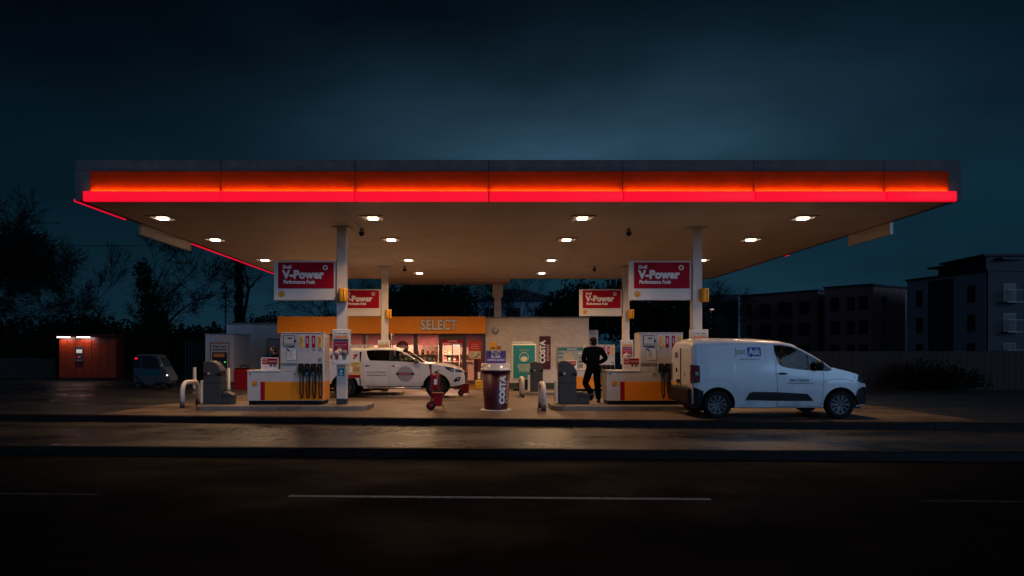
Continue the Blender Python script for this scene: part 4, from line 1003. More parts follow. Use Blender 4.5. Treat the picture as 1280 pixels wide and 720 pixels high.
# rear doors: windowless, with handle, plate and small marks
p = P(); p.b(-1.99, -1.973, -0.012, 0.012, 0.7, 1.6, INK); p.b(-1.985, -1.972, -0.7, 0.7, 0.69, 0.70, INK); p.build('rear_door_gap', body)
p = P(); p.b(-2.01, -1.973, 0.06, 0.3, 0.78, 0.85, BLACK, 0.01); p.b(-2.005, -1.973, 0.3, 0.34, 1.02, 1.12, BLACK, 0.01); p.build('rear_handle', van)
p = P(); p.b(-1.992, -1.975, 0.3, 0.62, 0.70, 0.78, YEL); p.build('number_plate', van)
p = P(); p.b(-1.978, -1.972, 0.25, 0.5, 1.36, 1.5, PURPLE); p.b(-1.979, -1.972, -0.32, -0.28, 0.93, 1.03, GINK); p.b(-1.978, -1.972, -0.5, -0.15, 0.72, 0.735, GINK); p.build('rear_marking', van)
p = P()   # lettering on the near side
def sided(p, sh, off=0.004, side=-1):
    for v in p.bm.verts: v.co.y = side*(sh.hw(v.co.x, v.co.z)+off) - abs(0)*0 + side*(-v.co.y)*0
p.text('Just', (-0.86, 0, 1.52), 0.20, GREENI, 0.002, sx=0.82, ext=0.0); sided(p, vsh); p.build('lettering', van)
p = P(); side_patch(p, vsh, [(-0.70, 1.44), (-0.68, 1.41), (-0.64, 1.41), (-0.62, 1.385), (-0.60, 1.41), (-0.41, 1.41), (-0.39, 1.43), (-0.39, 1.60), (-0.41, 1.62), (-0.68, 1.62), (-0.70, 1.60)], BLUEI, 0.004, -1); p.build('logo_box', van)
p = P(); p.text('Ask', (-0.545, 0, 1.515), 0.205, LETTER, 0.006, sx=0.80, ext=0.0); sided(p, vsh, 0.007); p.build('lettering', van)
p = P(); p.text('Same price, better care', (-0.65, 0, 1.345), 0.058, GINK, 0.0, sx=0.85, ext=0.0)
p.text('0844 7360606', (0.45, 0, 0.865), 0.082, GINK, 0.002, ext=0.0, sx=0.92); p.text('www.justaskservices.co.uk', (0.46, 0, 0.805), 0.056, GINK, 0.0008, ext=0.0); sided(p, vsh); p.build('small_lettering', van)
p = P(); p.ball((2.0, 0, 0.9), (0.03, 0.06, 0.05), CHROME); p.build('badge', van)
p = P(); p.b(-1.9, 1.95, -0.70, 0.70, 0.22, 0.42, BLACK)
for cx_ in (-WBV, WBV): p.b(cx_-0.4, cx_+0.4, -0.62, 0.62, 0.40, 0.74, BLACK)
p.build('underbody', van)
for s_ in (-1, 1):
    for cx_ in (-WBV, WBV):   # dark liners inside the arches
        p = P()
        pts = [(cx_+0.383*math.cos(R(a)), 0.32+0.383*math.sin(R(a))) for a in range(0, 181, 10)]
        i_ = p.mi(RUBBER)
        A = [p.bm.verts.new((q[0], s_*0.62, q[1])) for q in pts]; B = [p.bm.verts.new((q[0], s_*0.902, q[1])) for q in pts]
        for k in range(len(A)-1): p.bm.faces.new((A[k], A[k+1], B[k+1], B[k])).material_index = i_
        p.tube([(q[0], s_*(vsh.hw(q[0], q[1])-0.002), q[1]) for q in pts], 0.012, BLACK, n=6)
        p.build('wheel_arch_liner', van)
for x in (-WBV, WBV):
    for s_ in (-1, 1): wheel(van, x, s_*0.80, 0.318, 0.205, 0.215, 10, 'pair', s_)
p = P(); p.b(-0.15, -0.11, -0.78, 0.78, 0.4, 1.7, DGREY); p.build('bulkhead', van)
for s_ in (-1, 1):
    p = P(); p.box((0.25, s_*0.42, 0.75), (0.5, 0.5, 0.2), SEATM, bev=0.06, seg=2); p.box((0.05, s_*0.42, 1.08), (0.16, 0.48, 0.62), SEATM, rot=Matrix.Rotation(R(-12), 4, 'Y'), bev=0.06, seg=2); p.box((-0.01, s_*0.42, 1.44), (0.1, 0.26, 0.16), SEATM, bev=0.04, seg=2); p.build('seat', van)
p = P(); p.b(0.75, 1.15, -0.8, 0.8, 0.7, 1.06, BLACK, 0.05); p.build('dashboard', van)
p = P(); p.tube([(0.6+0.03*math.sin(a), 0.4+0.18*math.cos(a), 1.08+0.18*math.sin(a)) for a in [2*PI*k/20 for k in range(20)]], 0.014, BLACK, n=6, closed=True); p.build('steering_wheel', van)
p = P(); p.tube([(0.06, 0.74, 1.5), (0.62, 0.62, 1.14)], 0.022, mat('pale_strap', (0.5, 0.42, 0.2), 0.6), n=4); p.build('seat_belt', van)

# ---- white pickup
PY = 23.7+0.92
pk = empty('white_pickup', (-3.275, PY, g_(-3.3, PY)+0.01), 'white double cab pickup with grey gear emblem on the door, parked across the forecourt', 'pickup truck')
WB1 = 1.6
phw = [(0.3, 0.84), (0.42, 0.88), (0.6, 0.915), (0.9, 0.92), (1.15, 0.905), (1.3, 0.875), (1.5, 0.80), (1.76, 0.70)]
pplan = [(-1.04, 0.99), (-0.9, 1.0), (1.9, 1.0), (2.2, 0.965), (2.4, 0.89), (2.52, 0.79), (2.58, 0.70)]
ptop = [(-1.04, 1.70), (-0.98, 1.745), (-0.8, 1.765), (-0.2, 1.775), (0.2, 1.76), (0.36, 1.73), (0.6, 1.60), (0.85, 1.44), (1.05, 1.31), (1.16, 1.25), (1.5, 1.235), (1.9, 1.19), (2.2, 1.12), (2.4, 1.03), (2.5, 0.95), (2.56, 0.84), (2.58, 0.78)]
pbelt = [(-1.04, 1.31), (-0.87, 1.60), (-0.85, 1.58), (-0.80, 1.42), (-0.72, 1.31), (0.2, 1.285), (0.7, 1.255), (0.99, 1.235), (1.1, 1.20), (1.5, 1.13), (2.2, 1.0), (2.58, 0.7)]
pwt = [(-1.04, 1.63), (-0.87, 1.64), (-0.85, 1.655), (-0.5, 1.675), (0.15, 1.665), (0.35, 1.61), (0.6, 1.48), (0.85, 1.33), (0.99, 1.25), (1.1, 1.23), (1.5, 1.18), (2.2, 1.06), (2.58, 0.74)]
pbot = [(-1.04, 0.43), (1.0, 0.42), (2.1, 0.40), (2.3, 0.42), (2.58, 0.50)]
psh = Shell(-1.04, 2.58, pbot, [(WB1, 0.385, 0.465)], pbelt, pwt, ptop, phw, pplan, crown=0.03)
def prule(x, j):
    if 8 <= j <= 11 and -0.84 < x < 0.985:
        return 'rear_window' if x < -0.02 else ('window_pillar' if x < 0.10 else 'window')
    if 14 <= j and 0.40 < x < 1.13: return 'windscreen'
    return None
parts = shell_parts(psh, prule); split_sides(parts, ['window', 'rear_window', 'window_pillar'])
pb_ = place_shell(parts, {'body': PAINTC, 'window': glass('pickup_front_glass', (0.82, 0.84, 0.78), 0.25), 'rear_window': TINTGLASS, 'window_pillar': BLACK, 'windscreen': CARGLASS}, pk)
cabb = pb_['body']; cabb.name = 'cab'
# load bed with hard top
bhw = [(0.3, 0.86), (0.5, 0.9), (0.9, 0.92), (1.25, 0.90), (1.26, 0.88), (1.74, 0.72)]
bsh = Shell(-2.68, -1.09, [(-2.68, 0.52), (-1.09, 0.45)], [(-WB1, 0.385, 0.465)], [(-2.7, 1.26), (-1, 1.26)], [(-2.7, 1.60), (-1, 1.62)], [(-2.68, 1.66), (-2.6, 1.73), (-1.2, 1.765), (-1.09, 1.75)], bhw, [(-2.68, 0.97), (-2.55, 1.0), (-1.0, 1.0)], crown=0.03, n=50)
bp_ = place_shell(shell_parts(bsh, lambda x, j: None), {'body': PAINTC}, pk); bp_['body'].name = 'load_bed'
p = P()
for s_ in (-1, 1): side_line(p, bsh, [(-2.6, 1.255), (-1.1, 1.255)], 0.006, INK, s_)
p.b(-1.085, -1.045, -0.8, 0.8, 0.5, 1.62, BLACK); p.build('cab_gap', pk)
p = P(); p.text('Q', (-2.02, 0, 1.43), 0.22, RED, 0.02, ext=0.0); p.text('7', (-1.27, 0, 1.43), 0.2, RED, 0.02, ext=0.0, shear=0.3); sided(p, bsh); p.build('lettering', bp_['body'])
p = P()
for s_ in (-1, 1):
    side_line(p, psh, [(-0.035, 1.62), (-0.03, 1.25), (-0.03, 0.55), (-0.08, 0.46)], 0.004, MGREY, s_); side_line(p, psh, [(1.04, 1.2), (1.03, 0.9), (1.0, 0.47)], 0.004, MGREY, s_); side_line(p, psh, [(-0.93, 1.6), (-0.96, 1.2), (-0.95, 0.9), (-0.9, 0.5)], 0.004, MGREY, s_); side_line(p, psh, [(-0.88, 0.47), (1.0, 0.47)], 0.003, MGREY, s_)
p.build('panel_gaps', cabb)
for s_ in (-1, 1):
    p = P(); 
    for x in (-0.80, 0.13): p.ball((x, s_*(psh.hw(x, 1.13)+0.012), 1.135), (0.11, 0.014, 0.016), CHROME); p.ball((x-0.02, s_*(psh.hw(x, 1.13)+0.004), 1.12), (0.05, 0.008, 0.03), INK)
    p.build('door_handle', pk)
    p = P(); p.ball((0.90, s_*1.03, 1.28), (0.095, 0.11, 0.085), mat('mirror_dark_chrome', (0.2, 0.19, 0.18), 0.2, 0.9)); p.tube([(0.88, s_*0.86, 1.24), (0.9, s_*0.95, 1.25)], 0.02, BLACK); p.build('wing_mirror', pk)
    p = P(); side_patch(p, psh, [(1.86, 1.10), (1.95, 1.0), (2.1, 0.93), (2.48, 0.89), (2.52, 0.93), (2.40, 0.99), (2.1, 1.07)], mat('headlamp_glass', (0.10, 0.10, 0.11), 0.08, 0.5, coat=1), 0.006, s_, nx=20)
    hl = p.build('headlight', pk)
    p = P(); p.ball((2.12, s_*(psh.hw(2.12, 0.98)+0.004), 0.985), (0.06, 0.012, 0.035), CHROME); p.ball((2.28, s_*(psh.hw(2.28, 0.96)+0.004), 0.955), (0.07, 0.012, 0.022), CHROME); p.build('reflector', hl)
    p = P(); side_patch(p, psh, [(2.18, 0.60), (2.22, 0.56), (2.40, 0.60), (2.44, 0.74), (2.36, 0.74), (2.26, 0.70)], BLACK, 0.006, s_, nx=10); fl = p.build('fog_light', pk)
    p = P(); p.ball((2.33, s_*(psh.hw(2.33, 0.66)+0.008), 0.665), (0.04, 0.01, 0.035), CHROME); p.build('fog_lens', fl)
    p = P(); p.tube([(-1.0, s_*0.90, 0.42), (-0.9, s_*0.97, 0.37), (1.0, s_*0.97, 0.37), (1.1, s_*0.90, 0.42)], 0.035, CHROME, n=10); p.build('side_step', pk)
p = P(); p.b(2.575, 2.62, -0.55, 0.55, 0.55, 0.92, BLACK, 0.02)
for k in range(4): p.b(2.615, 2.63, -0.5, 0.5, 0.60+0.08*k, 0.625+0.08*k, CHROME)
p.build('grille', pk)
p = P()   # gear shaped emblem
c0 = (0.51, 0.84)
n_ = 28; ring = []
for k in range(n_*4):
    a = 2*PI*k/(n_*4); r = 0.285 if (k % 4) in (0, 1) else 0.255
    ring.append((c0[0]+r*math.cos(a), c0[1]+r*math.sin(a)))
side_patch(p, psh, ring, mat('emblem_grey', (0.30, 0.31, 0.33), 0.5), 0.004, -1, nx=60); em = p.build('door_emblem', pk)
p = P(); side_patch(p, psh, [(0.19, 0.87), (0.22, 0.89), (0.80, 0.89), (0.83, 0.87), (0.83, 0.82), (0.80, 0.80), (0.22, 0.80), (0.19, 0.82)], NAVY, 0.008, -1)
p.build('emblem_band', em)
p = P(); p.text('BARNETTS', (0.51, 0, 0.845), 0.095, mat('pale_red_print', (0.6, 0.15, 0.13), 0.5), 0.004, ext=0.0, sx=0.95); sided(p, psh, 0.011); p.build('lettering', em)
p = P(); p.text('4x4 Commercial Support', (-0.49, 0, 0.905), 0.082, GINK, 0.002, ext=0.0, sx=0.82); p.text('www.barnetts.co.uk', (-0.49, 0, 0.80), 0.090, GINK, 0.003, ext=0.0, sx=0.9); sided(p, psh); p.build('small_lettering', pk)
p = P(); p.b(-2.6, 2.4, -0.6, 0.6, 0.34, 0.52, BLACK)
for cx_ in (-WB1, WB1): p.b(cx_-0.47, cx_+0.47, -0.64, 0.64, 0.5, 0.9, BLACK)
p.b(-0.7, -0.3, -0.55, -0.2, 0.25, 0.36, BLACK); p.b(-2.0, -1.2, -0.08, 0.08, 0.28, 0.42, BLACK); p.build('underbody', pk)
for cx_, sh_ in ((-WB1, bsh), (WB1, psh)):
    for s_ in (-1, 1):
        p = P(); pts = [(cx_+0.462*math.cos(R(a)), 0.385+0.462*math.sin(R(a))) for a in range(2, 179, 8)]; i_ = p.mi(RUBBER)
        A = [p.bm.verts.new((q[0], s_*0.62, q[1])) for q in pts]; B = [p.bm.verts.new((q[0], s_*0.90, q[1])) for q in pts]
        for k in range(len(A)-1): p.bm.faces.new((A[k], A[k+1], B[k+1], B[k])).material_index = i_
        p.tube([(q[0], s_*(sh_.hw(q[0], q[1])+0.0), q[1]) for q in pts], 0.018, BLACK, n=6); p.build('wheel_arch_liner', pk)
for x in (-WB1, WB1):
    for s_ in (-1, 1): wheel(pk, x, s_*0.80, 0.383, 0.25, 0.235, 6, 'split', s_)
for x in (0.42, -0.55):
    for s_ in (-1, 1):
        p = P(); p.box((x, s_*0.4, 0.78), (0.5, 0.5, 0.22), SEATM, bev=0.06, seg=2); p.box((x-0.25, s_*0.4, 1.08), (0.15, 0.46, 0.55), SEATM, rot=Matrix.Rotation(R(-12), 4, 'Y'), bev=0.06, seg=2); p.box((x-0.31, s_*0.4, 1.42), (0.09, 0.24, 0.14), SEATM, bev=0.04, seg=2); p.build('seat', pk)
p = P(); p.b(0.95, 1.25, -0.78, 0.78, 0.7, 1.18, BLACK, 0.05); p.build('dashboard', pk)

# ---- tiny cabin scooter
TEALP = mat('teal_paint', (0.008, 0.07, 0.11), 0.3, coat=0.6); SILV = mat('silver_blue_paint', (0.05, 0.07, 0.09), 0.5, spec=0.2); DARKGL = mat('dark_cabin_glass', (0.010, 0.018, 0.024), 0.25, spec=0.3)
mc = empty('cabin_scooter', (X_(194.5, 28.8), 28.8, g_(-13.9, 28.8)+0.004), 'tiny teal and silver enclosed mobility car with one headlight lit, parked by the dark hedge', 'microcar')
mprof = [(-0.76, 0.28), (-0.78, 0.5), (-0.77, 0.95), (-0.74, 1.25), (-0.68, 1.40), (-0.55, 1.46), (0.0, 1.45), (0.22, 1.41), (0.36, 1.27), (0.52, 0.95), (0.66, 0.72), (0.78, 0.50), (0.80, 0.36), (0.74, 0.28), (0.70, 0.22), (-0.70, 0.22)]
p = P(); p.prism(mprof, -0.37, 0.37, SILV)
bmesh.ops.bevel(p.bm, geom=[e for e in p.bm.edges if abs(e.verts[0].co.y-e.verts[1].co.y) < 1e-5], offset=0.06, segments=3, affect='EDGES', profile=0.5)
for f in p.bm.faces: f.smooth = False
p.build('body', mc)
for s_ in (-1, 1):
    y0, y1 = s_*0.371, s_*0.382
    p = P(); p.prism([(-0.70, 0.86), (-0.69, 1.20), (-0.62, 1.36), (0.05, 1.37), (0.20, 1.30), (0.36, 0.90), (0.30, 0.84)], y0, y1, DARKGL); w_ = p.build('window', mc)
    p = P(); p.b(-0.44, -0.41, s_*0.383, s_*0.388, 0.86, 1.35, SILV); p.build('window_bar', w_)
    p = P(); p.prism([(-0.73, 0.62), (-0.72, 0.83), (0.36, 0.80), (0.40, 0.60), (0.33, 0.52), (-0.35, 0.58)], y0, y1, TEALP); p.build('teal_band', mc)
    p = P(); p.prism([(-0.62, 0.54), (0.30, 0.47), (0.12, 0.16), (-0.22, 0.16)], y0, s_*0.39, SILV); p.build('door_panel', mc)
    p = P(); p.tube([(-0.66, s_*0.393, 0.56), (-0.24, s_*0.393, 0.15), (0.13, s_*0.393, 0.15), (0.34, s_*0.393, 0.5)], 0.02, BLACK, n=6); p.build('door_trim', mc)
p = P(); p.prism([(0.34, 1.30), (0.375, 1.28), (0.555, 0.92), (0.52, 0.93)], -0.31, 0.31, DARKGL); p.build('windscreen', mc)
for x in (-0.57, 0.47):
    for s_ in (-1, 1):
        wt = empty('wheel', (x, s_*0.33, 0.15), None, None); wt.parent = mc
        p = P(); p.lathe([(0.07, -0.05), (0.14, -0.055), (0.15, -0.03), (0.15, 0.03), (0.14, 0.055), (0.07, 0.05)], TYRE, n=24, axis='Y'); p.build('tyre', wt)
        p = P(); p.lathe([(0, s_*0.06), (0.03, s_*0.055), (0.07, s_*0.045), (0.085, s_*0.05)], DGREY, n=12, axis='Y', smooth=False); p.build('rim', wt)
p = P(); p.ball((0.655, -0.345, 0.57), (0.045, 0.04, 0.045), emitter('lit_headlamp', (0.9, 0.95, 1.0), 1.6)); p.build('headlight', mc)
p = P(); p.ball((0.655, 0.345, 0.57), (0.06, 0.05, 0.055), LGREY); p.build('headlight', mc)
p = P(); p.b(-0.68, -0.56, -0.40, -0.384, 1.24, 1.30, emitter('lit_tail_lamp', (1, 0.01, 0.06), 0.9)); p.build('tail_light', mc)
p = P(); p.ball((0.45, -0.44, 0.98), (0.04, 0.03, 0.05), LGREY); p.tube([(0.42, -0.37, 0.93), (0.45, -0.43, 0.96)], 0.01, BLACK, n=5); p.build('wing_mirror', mc)

# ------------------------------------------------------------------ shop
SY = 33.0
sz = -0.3
SX0, SX1, SXW = X_(349, SY), X_(607, SY), X_(736, SY)
ZR = Z_(396.5, SY); ZF = Z_(417, SY)
shop = empty('shop', (0, SY, sz), 'petrol station shop with orange SELECT fascia, lit windows and painted white brick wall', 'shop')
def sb(p, x0, x1, y0, y1, z0, z1, m, bev=0): p.b(x0, x1, y0-SY, y1-SY, z0-sz, z1-sz, m, bev)
p = P(); sb(p, SX1+0.003, SXW, SY, SY+7, sz, ZR-0.05, WBRICK); sb(p, SX1+0.004, SXW+0.02, SY-0.02, SY-0.001, sz, sz+0.28, mat('dark_skirting', (0.04, 0.045, 0.035), 0.8)); 
p.build('brick_wall', shop)
p = P(); sb(p, SX1+0.003, SXW+0.04, SY-0.05, SY+7, ZR-0.048, ZR+0.01, MGREY); sb(p, SX0, SX1, SY+0.2, SY+7, ZR-0.04, ZR+0.0, MGREY); p.build('roof', shop)
p = P(); sb(p, SX0, SX1, SY-0.28, SY+0.15, ZF, ZR+0.02, ORANGE); fas = p.build('fascia', shop)
p = P(); tx = (X_(523, SY-0.3)+X_(574.5, SY-0.3))/2; tz = (Z_(400, 32.7)+Z_(413.5, 32.7))/2-sz
p.text('SELECT', (tx, -0.325, tz), 0.66, mat('metal_letter', (0.66, 0.58, 0.5), 0.5), 0.026, ext=0.03, sx=0.79, sp=1.04)
p.text('SELECT', (tx, -0.288, tz), 0.66, INK, 0.045, ext=0.006, sx=0.79, sp=1.04); p.build('lettering', fas)
# interior shell
SAL = mat('salmon_wall', (0.20, 0.055, 0.045), 0.7); SFL = mat('shop_floor_tile', (0.42, 0.33, 0.27), 0.3)
p = P(); sb(p, SX0+0.1, SX1-0.02, SY+4.6, SY+4.7, sz, ZR-0.1, SAL); sb(p, SX0, SX0+0.1, SY+0.2, SY+7, sz, ZR-0.05, WBRICK); sb(p, SX1-0.1, SX1, SY+0.2, SY+4.6, sz, ZR-0.1, SAL); p.build('inner_wall', shop)
p = P(); sb(p, SX0+0.1, SX1-0.1, SY+0.15, SY+4.6, ZF+0.08, ZF+0.14, SAL); p.build('ceiling', shop)
p = P(); sb(p, SX0+0.1, SX1-0.1, SY+0.1, SY+4.6, sz+0.0, sz+0.02, SFL); p.build('floor', shop)
FR = mat('window_frame_dark', (0.07, 0.055, 0.045), 0.4)
# window bays by photo pixel columns at Y=33
ZW0 = Z_(471, SY)
bays = [(349, 420, 'window'), (424, 454, 'window'), (458, 485, 'window'), (490, 518, 'window'), (521, 549.5, 'window'), (552, 579, 'door'), (582, 604, 'window')]
for a, b_, kind in bays:
    xa, xb = X_(a, SY), X_(b_, SY)
    zb_ = sz+0.03 if kind == 'door' else sz+0.45
    zt_ = ZF+0.0 if kind != 'door' else Z_(424, SY)
    p = P(); fw = 0.045
    sb(p, xa, xa+fw, SY+0.0, SY+0.07, zb_, zt_, FR); sb(p, xb-fw, xb, SY+0.0, SY+0.07, zb_, zt_, FR); sb(p, xa+fw, xb-fw, SY+0.0, SY+0.07, zt_-fw, zt_, FR); sb(p, xa+fw, xb-fw, SY+0.0, SY+0.07, zb_, zb_+fw, FR)
    if kind == 'window': sb(p, xa, xb, SY+0.005, SY+0.08, sz, zb_, mat('dado_panel', (0.16, 0.13, 0.11), 0.6))
    if kind == 'door': sb(p, xa, xb, SY-0.03, SY+0.10, zt_, ZF, FR)
    w_ = p.build(kind, shop)
    p = P(); sb(p, xa+fw, xb-fw, SY+0.03, SY+0.036, zb_+fw, zt_-fw, CLGLASS); p.build('pane', w_)
    if kind == 'door':
        p = P(); sb(p, (xa+xb)/2-0.02, (xa+xb)/2+0.02, SY-0.005, SY+0.06, zb_, zt_, FR); p.build('meeting_stile', w_)
p = P(); sb(p, X_(420.2, SY), X_(423.8, SY), SY, SY+0.15, sz, ZF, FR)
for a in (456, 487.5, 519.5, 550.7, 580.5, 605.5): sb(p, X_(a, SY)-0.055, X_(a, SY)+0.055, SY-0.01, SY+0.12, sz, ZF, FR)
p.build('mullions', shop)
# interior lamps (seen lit through the glass)
IL = emitter('shop_ceiling_lamp', (1.0, 0.75, 0.6), 9.0)
lampd = bpy.data.lights.new('shop_light', 'AREA'); lampd.shape = 'RECTANGLE'; lampd.size = 1.2; lampd.size_y = 0.5; lampd.energy = 190; lampd.color = (1.0, 0.52, 0.36)
for k, (x, y) in enumerate(((-8.4, 34.6), (-6.4, 35.6), (-4.4, 34.6), (-2.9, 36.2), (-1.4, 34.8))):
    t = empty('shop_ceiling_light', (x, y, ZF+0.08), f"lit ceiling panel inside the shop, {('leftmost', 'second from left', 'middle', 'above the back shelves', 'behind the door')[k]}", 'ceiling light', 'lit ceiling panels inside the shop')
    p = P(); p.box((0, 0, -0.015), (0.5, 0.25, 0.02), IL); p.build('diffuser', t)
    lo = bpy.data.objects.new('lamp', lampd); C.objects.link(lo); lo.parent = t; lo.location = (0, 0, -0.06)
# shelving units inside
SHW = mat('shelf_metal', (0.5, 0.36, 0.3), 0.5)
def shelf_unit(x0, x1, y, h, lab):
    t = empty('shelf_unit', ((x0+x1)/2, y, sz+0.02), lab, 'shelf')
    w = (x1-x0)/2
    p = P(); p.b(-w, w, 0.28, 0.32, 0, h, SHW); p.b(-w, -w+0.04, -0.25, 0.28, 0, h, SHW); p.b(w-0.04, w, -0.25, 0.28, 0, h, SHW); p.build('frame', t)
    zs = [0.15+0.36*k for k in range(int((h-0.1)/0.36))]
    for z in zs:
        p = P(); p.b(-w+0.04, w-0.04, -0.25, 0.279, z, z+0.03, SHW); p.build('shelf', t)
    return [(z+0.03+sz+0.02) for z in zs]
pk_mats = [mat('packet_red', (0.6, 0.05, 0.04), 0.4), mat('packet_cream', (0.75, 0.6, 0.45), 0.5), mat('packet_orange', (0.85, 0.35, 0.05), 0.4), mat('packet_green', (0.1, 0.4, 0.2), 0.4), mat('packet_dark', (0.12, 0.03, 0.03), 0.4)]
pk_names = ['red', 'cream', 'orange', 'green', 'dark']
pk_me = []
for m in pk_mats:
    p = P(); p.box((0, 0, 0.11), (0.14, 0.12, 0.22), m, bev=0.01); p.box((0, -0.062, 0.12), (0.09, 0.004, 0.08), PAPER if m is not pk_mats[1] else pk_mats[0]); pk_me.append(p.mesh('packet'))
def stock(x0, x1, y, zs, where, step=0.235):
    for z in zs:
        x = x0+0.12
        while x < x1-0.1:
            if random.random() < 0.88:
                k = random.randrange(5); o = bpy.data.objects.new('packet', pk_me[k]); C.objects.link(o); o.location = (x, y-0.1, z); s_ = random.uniform(0.75, 1.25); o.scale = (1, 1, s_)
                tag(o, f'small {pk_names[k]} packet on {where}', 'packet', f'{pk_names[k]} packets on {where}')
            x += step*random.uniform(0.85, 1.2)
zs = shelf_unit(-3.3, -0.6, 37.0, 2.0, 'tall shelf unit of packets at the back of the shop behind the door'); stock(-3.3, -1.9, 37.0, zs[2:], 'the tall back shelf unit')
zs = shelf_unit(-4.3, -2.35, 34.6, 2.1, 'shelf unit of packets behind the shop window right of the pickup roof'); stock(-4.3, -2.35, 34.6, zs[2:], 'the shelf unit behind the shop window')
zs = shelf_unit(-2.2, -1.3, 35.9, 2.1, 'narrow shelf unit of packets straight behind the shop door'); stock(-2.2, -1.3, 35.9, zs[1:], 'the narrow shelf unit behind the door')
zs = shelf_unit(-7.2, -4.5, 35.4, 2.1, 'long shelf unit of packets deep inside the shop above the pickup cab'); stock(-7.2, -4.6, 35.4, zs[3:], 'the long deep shelf unit')
# door view: counter, bright doorway sign, dark figure free
t = empty('shop_counter', (-1.35, 35.2, sz+0.02), 'low pale counter seen through the shop door', 'counter'); p = P(); p.b(-0.7, 0.7, -0.3, 0.3, 0, 0.85, BEIGE, 0.01); p.build('base', t); p = P(); p.b(-0.74, 0.74, -0.34, 0.34, 0.852, 0.89, LGREY, 0.01); p.build('worktop', t)
t = empty('lit_menu_screen', (-1.55, 36.4, 1.62), 'bright white screen glowing deep inside the shop door', 'screen'); p = P(); p.b(-0.22, 0.22, -0.03, 0.03, 0, 0.26, INK); p.build('casing', t); p = P(); p.b(-0.20, 0.20, -0.036, -0.031, 0.03, 0.23, emitter('screen_glow', (1.0, 0.85, 0.95), 1.6)); p.build('screen', t)
# signs on / behind the glass
def flat_sign(name, x0, x1, y0, y1, Y, m, label, cat, frame=None, group=None):
    """photo rectangle -> thin board at depth Y; returns (empty, w, h)"""
    xa, xb = X_(x0, Y), X_(x1, Y); zt_, zb_ = Z_(y0, Y), Z_(y1, Y)
    t = empty(name, ((xa+xb)/2, Y, zb_), label, cat, group)
    w, h = xb-xa, zt_-zb_
    p = P(); p.box((0, 0, h/2), (w, 0.03, h), frame or m, bev=0.004)
    p.build('board', t)
    if frame:
        p = P(); p.box((0, -0.0175, h/2), (w-0.07, 0.004, h-0.07), m); p.build('face', t)
    return t, w, h
t = empty('round_window_sign', (X_(503, SY-0.05), SY-0.05, Z_(434, SY)), 'round maroon COSTA disc in the shop window above the pickup', 'sign')
p = P(); p.lathe([(0, -0.012), (0.30, -0.012), (0.30, 0.012), (0, 0.012)], DRED, n=36, axis='Y'); p.build('disc', t)
p = P(); p.text('COSTA', (0, -0.0145, 0.0), 0.17, PINK, 0.003, sx=0.92); p.build('lettering', t)
t, w, h = flat_sign('door_header_sign', 552.5, 578.5, 424.8, 428.5, SY-0.06, RED, 'narrow red COFFEE header over the shop door', 'sign')
p = P(); p.text('COFFEE', (0.0, -0.018, h/2), 0.13, PINK, 0.002); p.build('lettering', t)
t, w, h = flat_sign('window_poster', 585.5, 601.5, 426, 449, SY-0.05, mat('poster_red', (0.5, 0.02, 0.02), 0.5), 'red and cream hanging poster in the right shop window', 'poster')
p = P(); p.b(-w/2+0.012, w/2-0.012, -0.0162, -0.0152, 0.01, h-0.01, mat('poster_red', (0.5, 0.02, 0.02), 0.5)); p.b(-w/2+0.02, w/2-0.02, -0.0205, -0.0155, 0.03, h*0.44, BEIGE); random.seed(3)
for k in range(9): xx = random.uniform(-w/2+0.08, w/2-0.08); zz = random.uniform(0.1, h*0.38); p.b(xx-0.035, xx+0.035, -0.0235, -0.0206, zz-0.03, zz+0.03, random.choice([BROWN, RED, GREENI, PAPER]))
for k, s in enumerate(('HOT FOOD', 'AND DRINKS', 'SERVED HERE')): p.text(s, (0, -0.0165, h*0.80-0.10*k), 0.075, PINK, 0.001, sx=0.9)
p.build('print', t)
# pink lit notices lower right and stock outside
for (a, b_, c, d, lb) in ((583.5, 593, 455, 476, 'tall pale pink notice board at the right end of the shop front'), (596.5, 601, 464.5, 474.5, 'small pale notice low beside the shop corner')):
    t, w, h = flat_sign('notice_board', a, b_, c, d, SY-0.22, PINK if a < 590 else PAPER, lb, 'notice', frame=MGREY)
def crate(loc, w, h, m, label):
    t = empty('goods_crate', loc, label, 'crate', 'goods stacked outside the shop'); p = P(); p.box((0, 0, h/2), (w, 0.35, h), m, bev=0.015); p.build('box', t)
    p = P()
    for k in range(3): p.b(-w/2+0.02, w/2-0.02, -0.180, -0.1755, 0.05+h*0.3*k, 0.08+h*0.3*k, INK)
    p.build('slots', t)
crate((X_(600.5, 32.5), 32.5, sz+0.004), 0.5, 0.42, YEL, 'low yellow crate beside the giant cup at the shop corner')
crate((X_(591, 32.4), 32.4, sz+0.004), 0.35, 0.2, YEL, 'flat yellow crate under the pink notice board')
crate((X_(575, 32.2), 32.2, sz+0.004), 0.6, 0.5, REDP, 'red crate by the shop door behind the pickup nose')
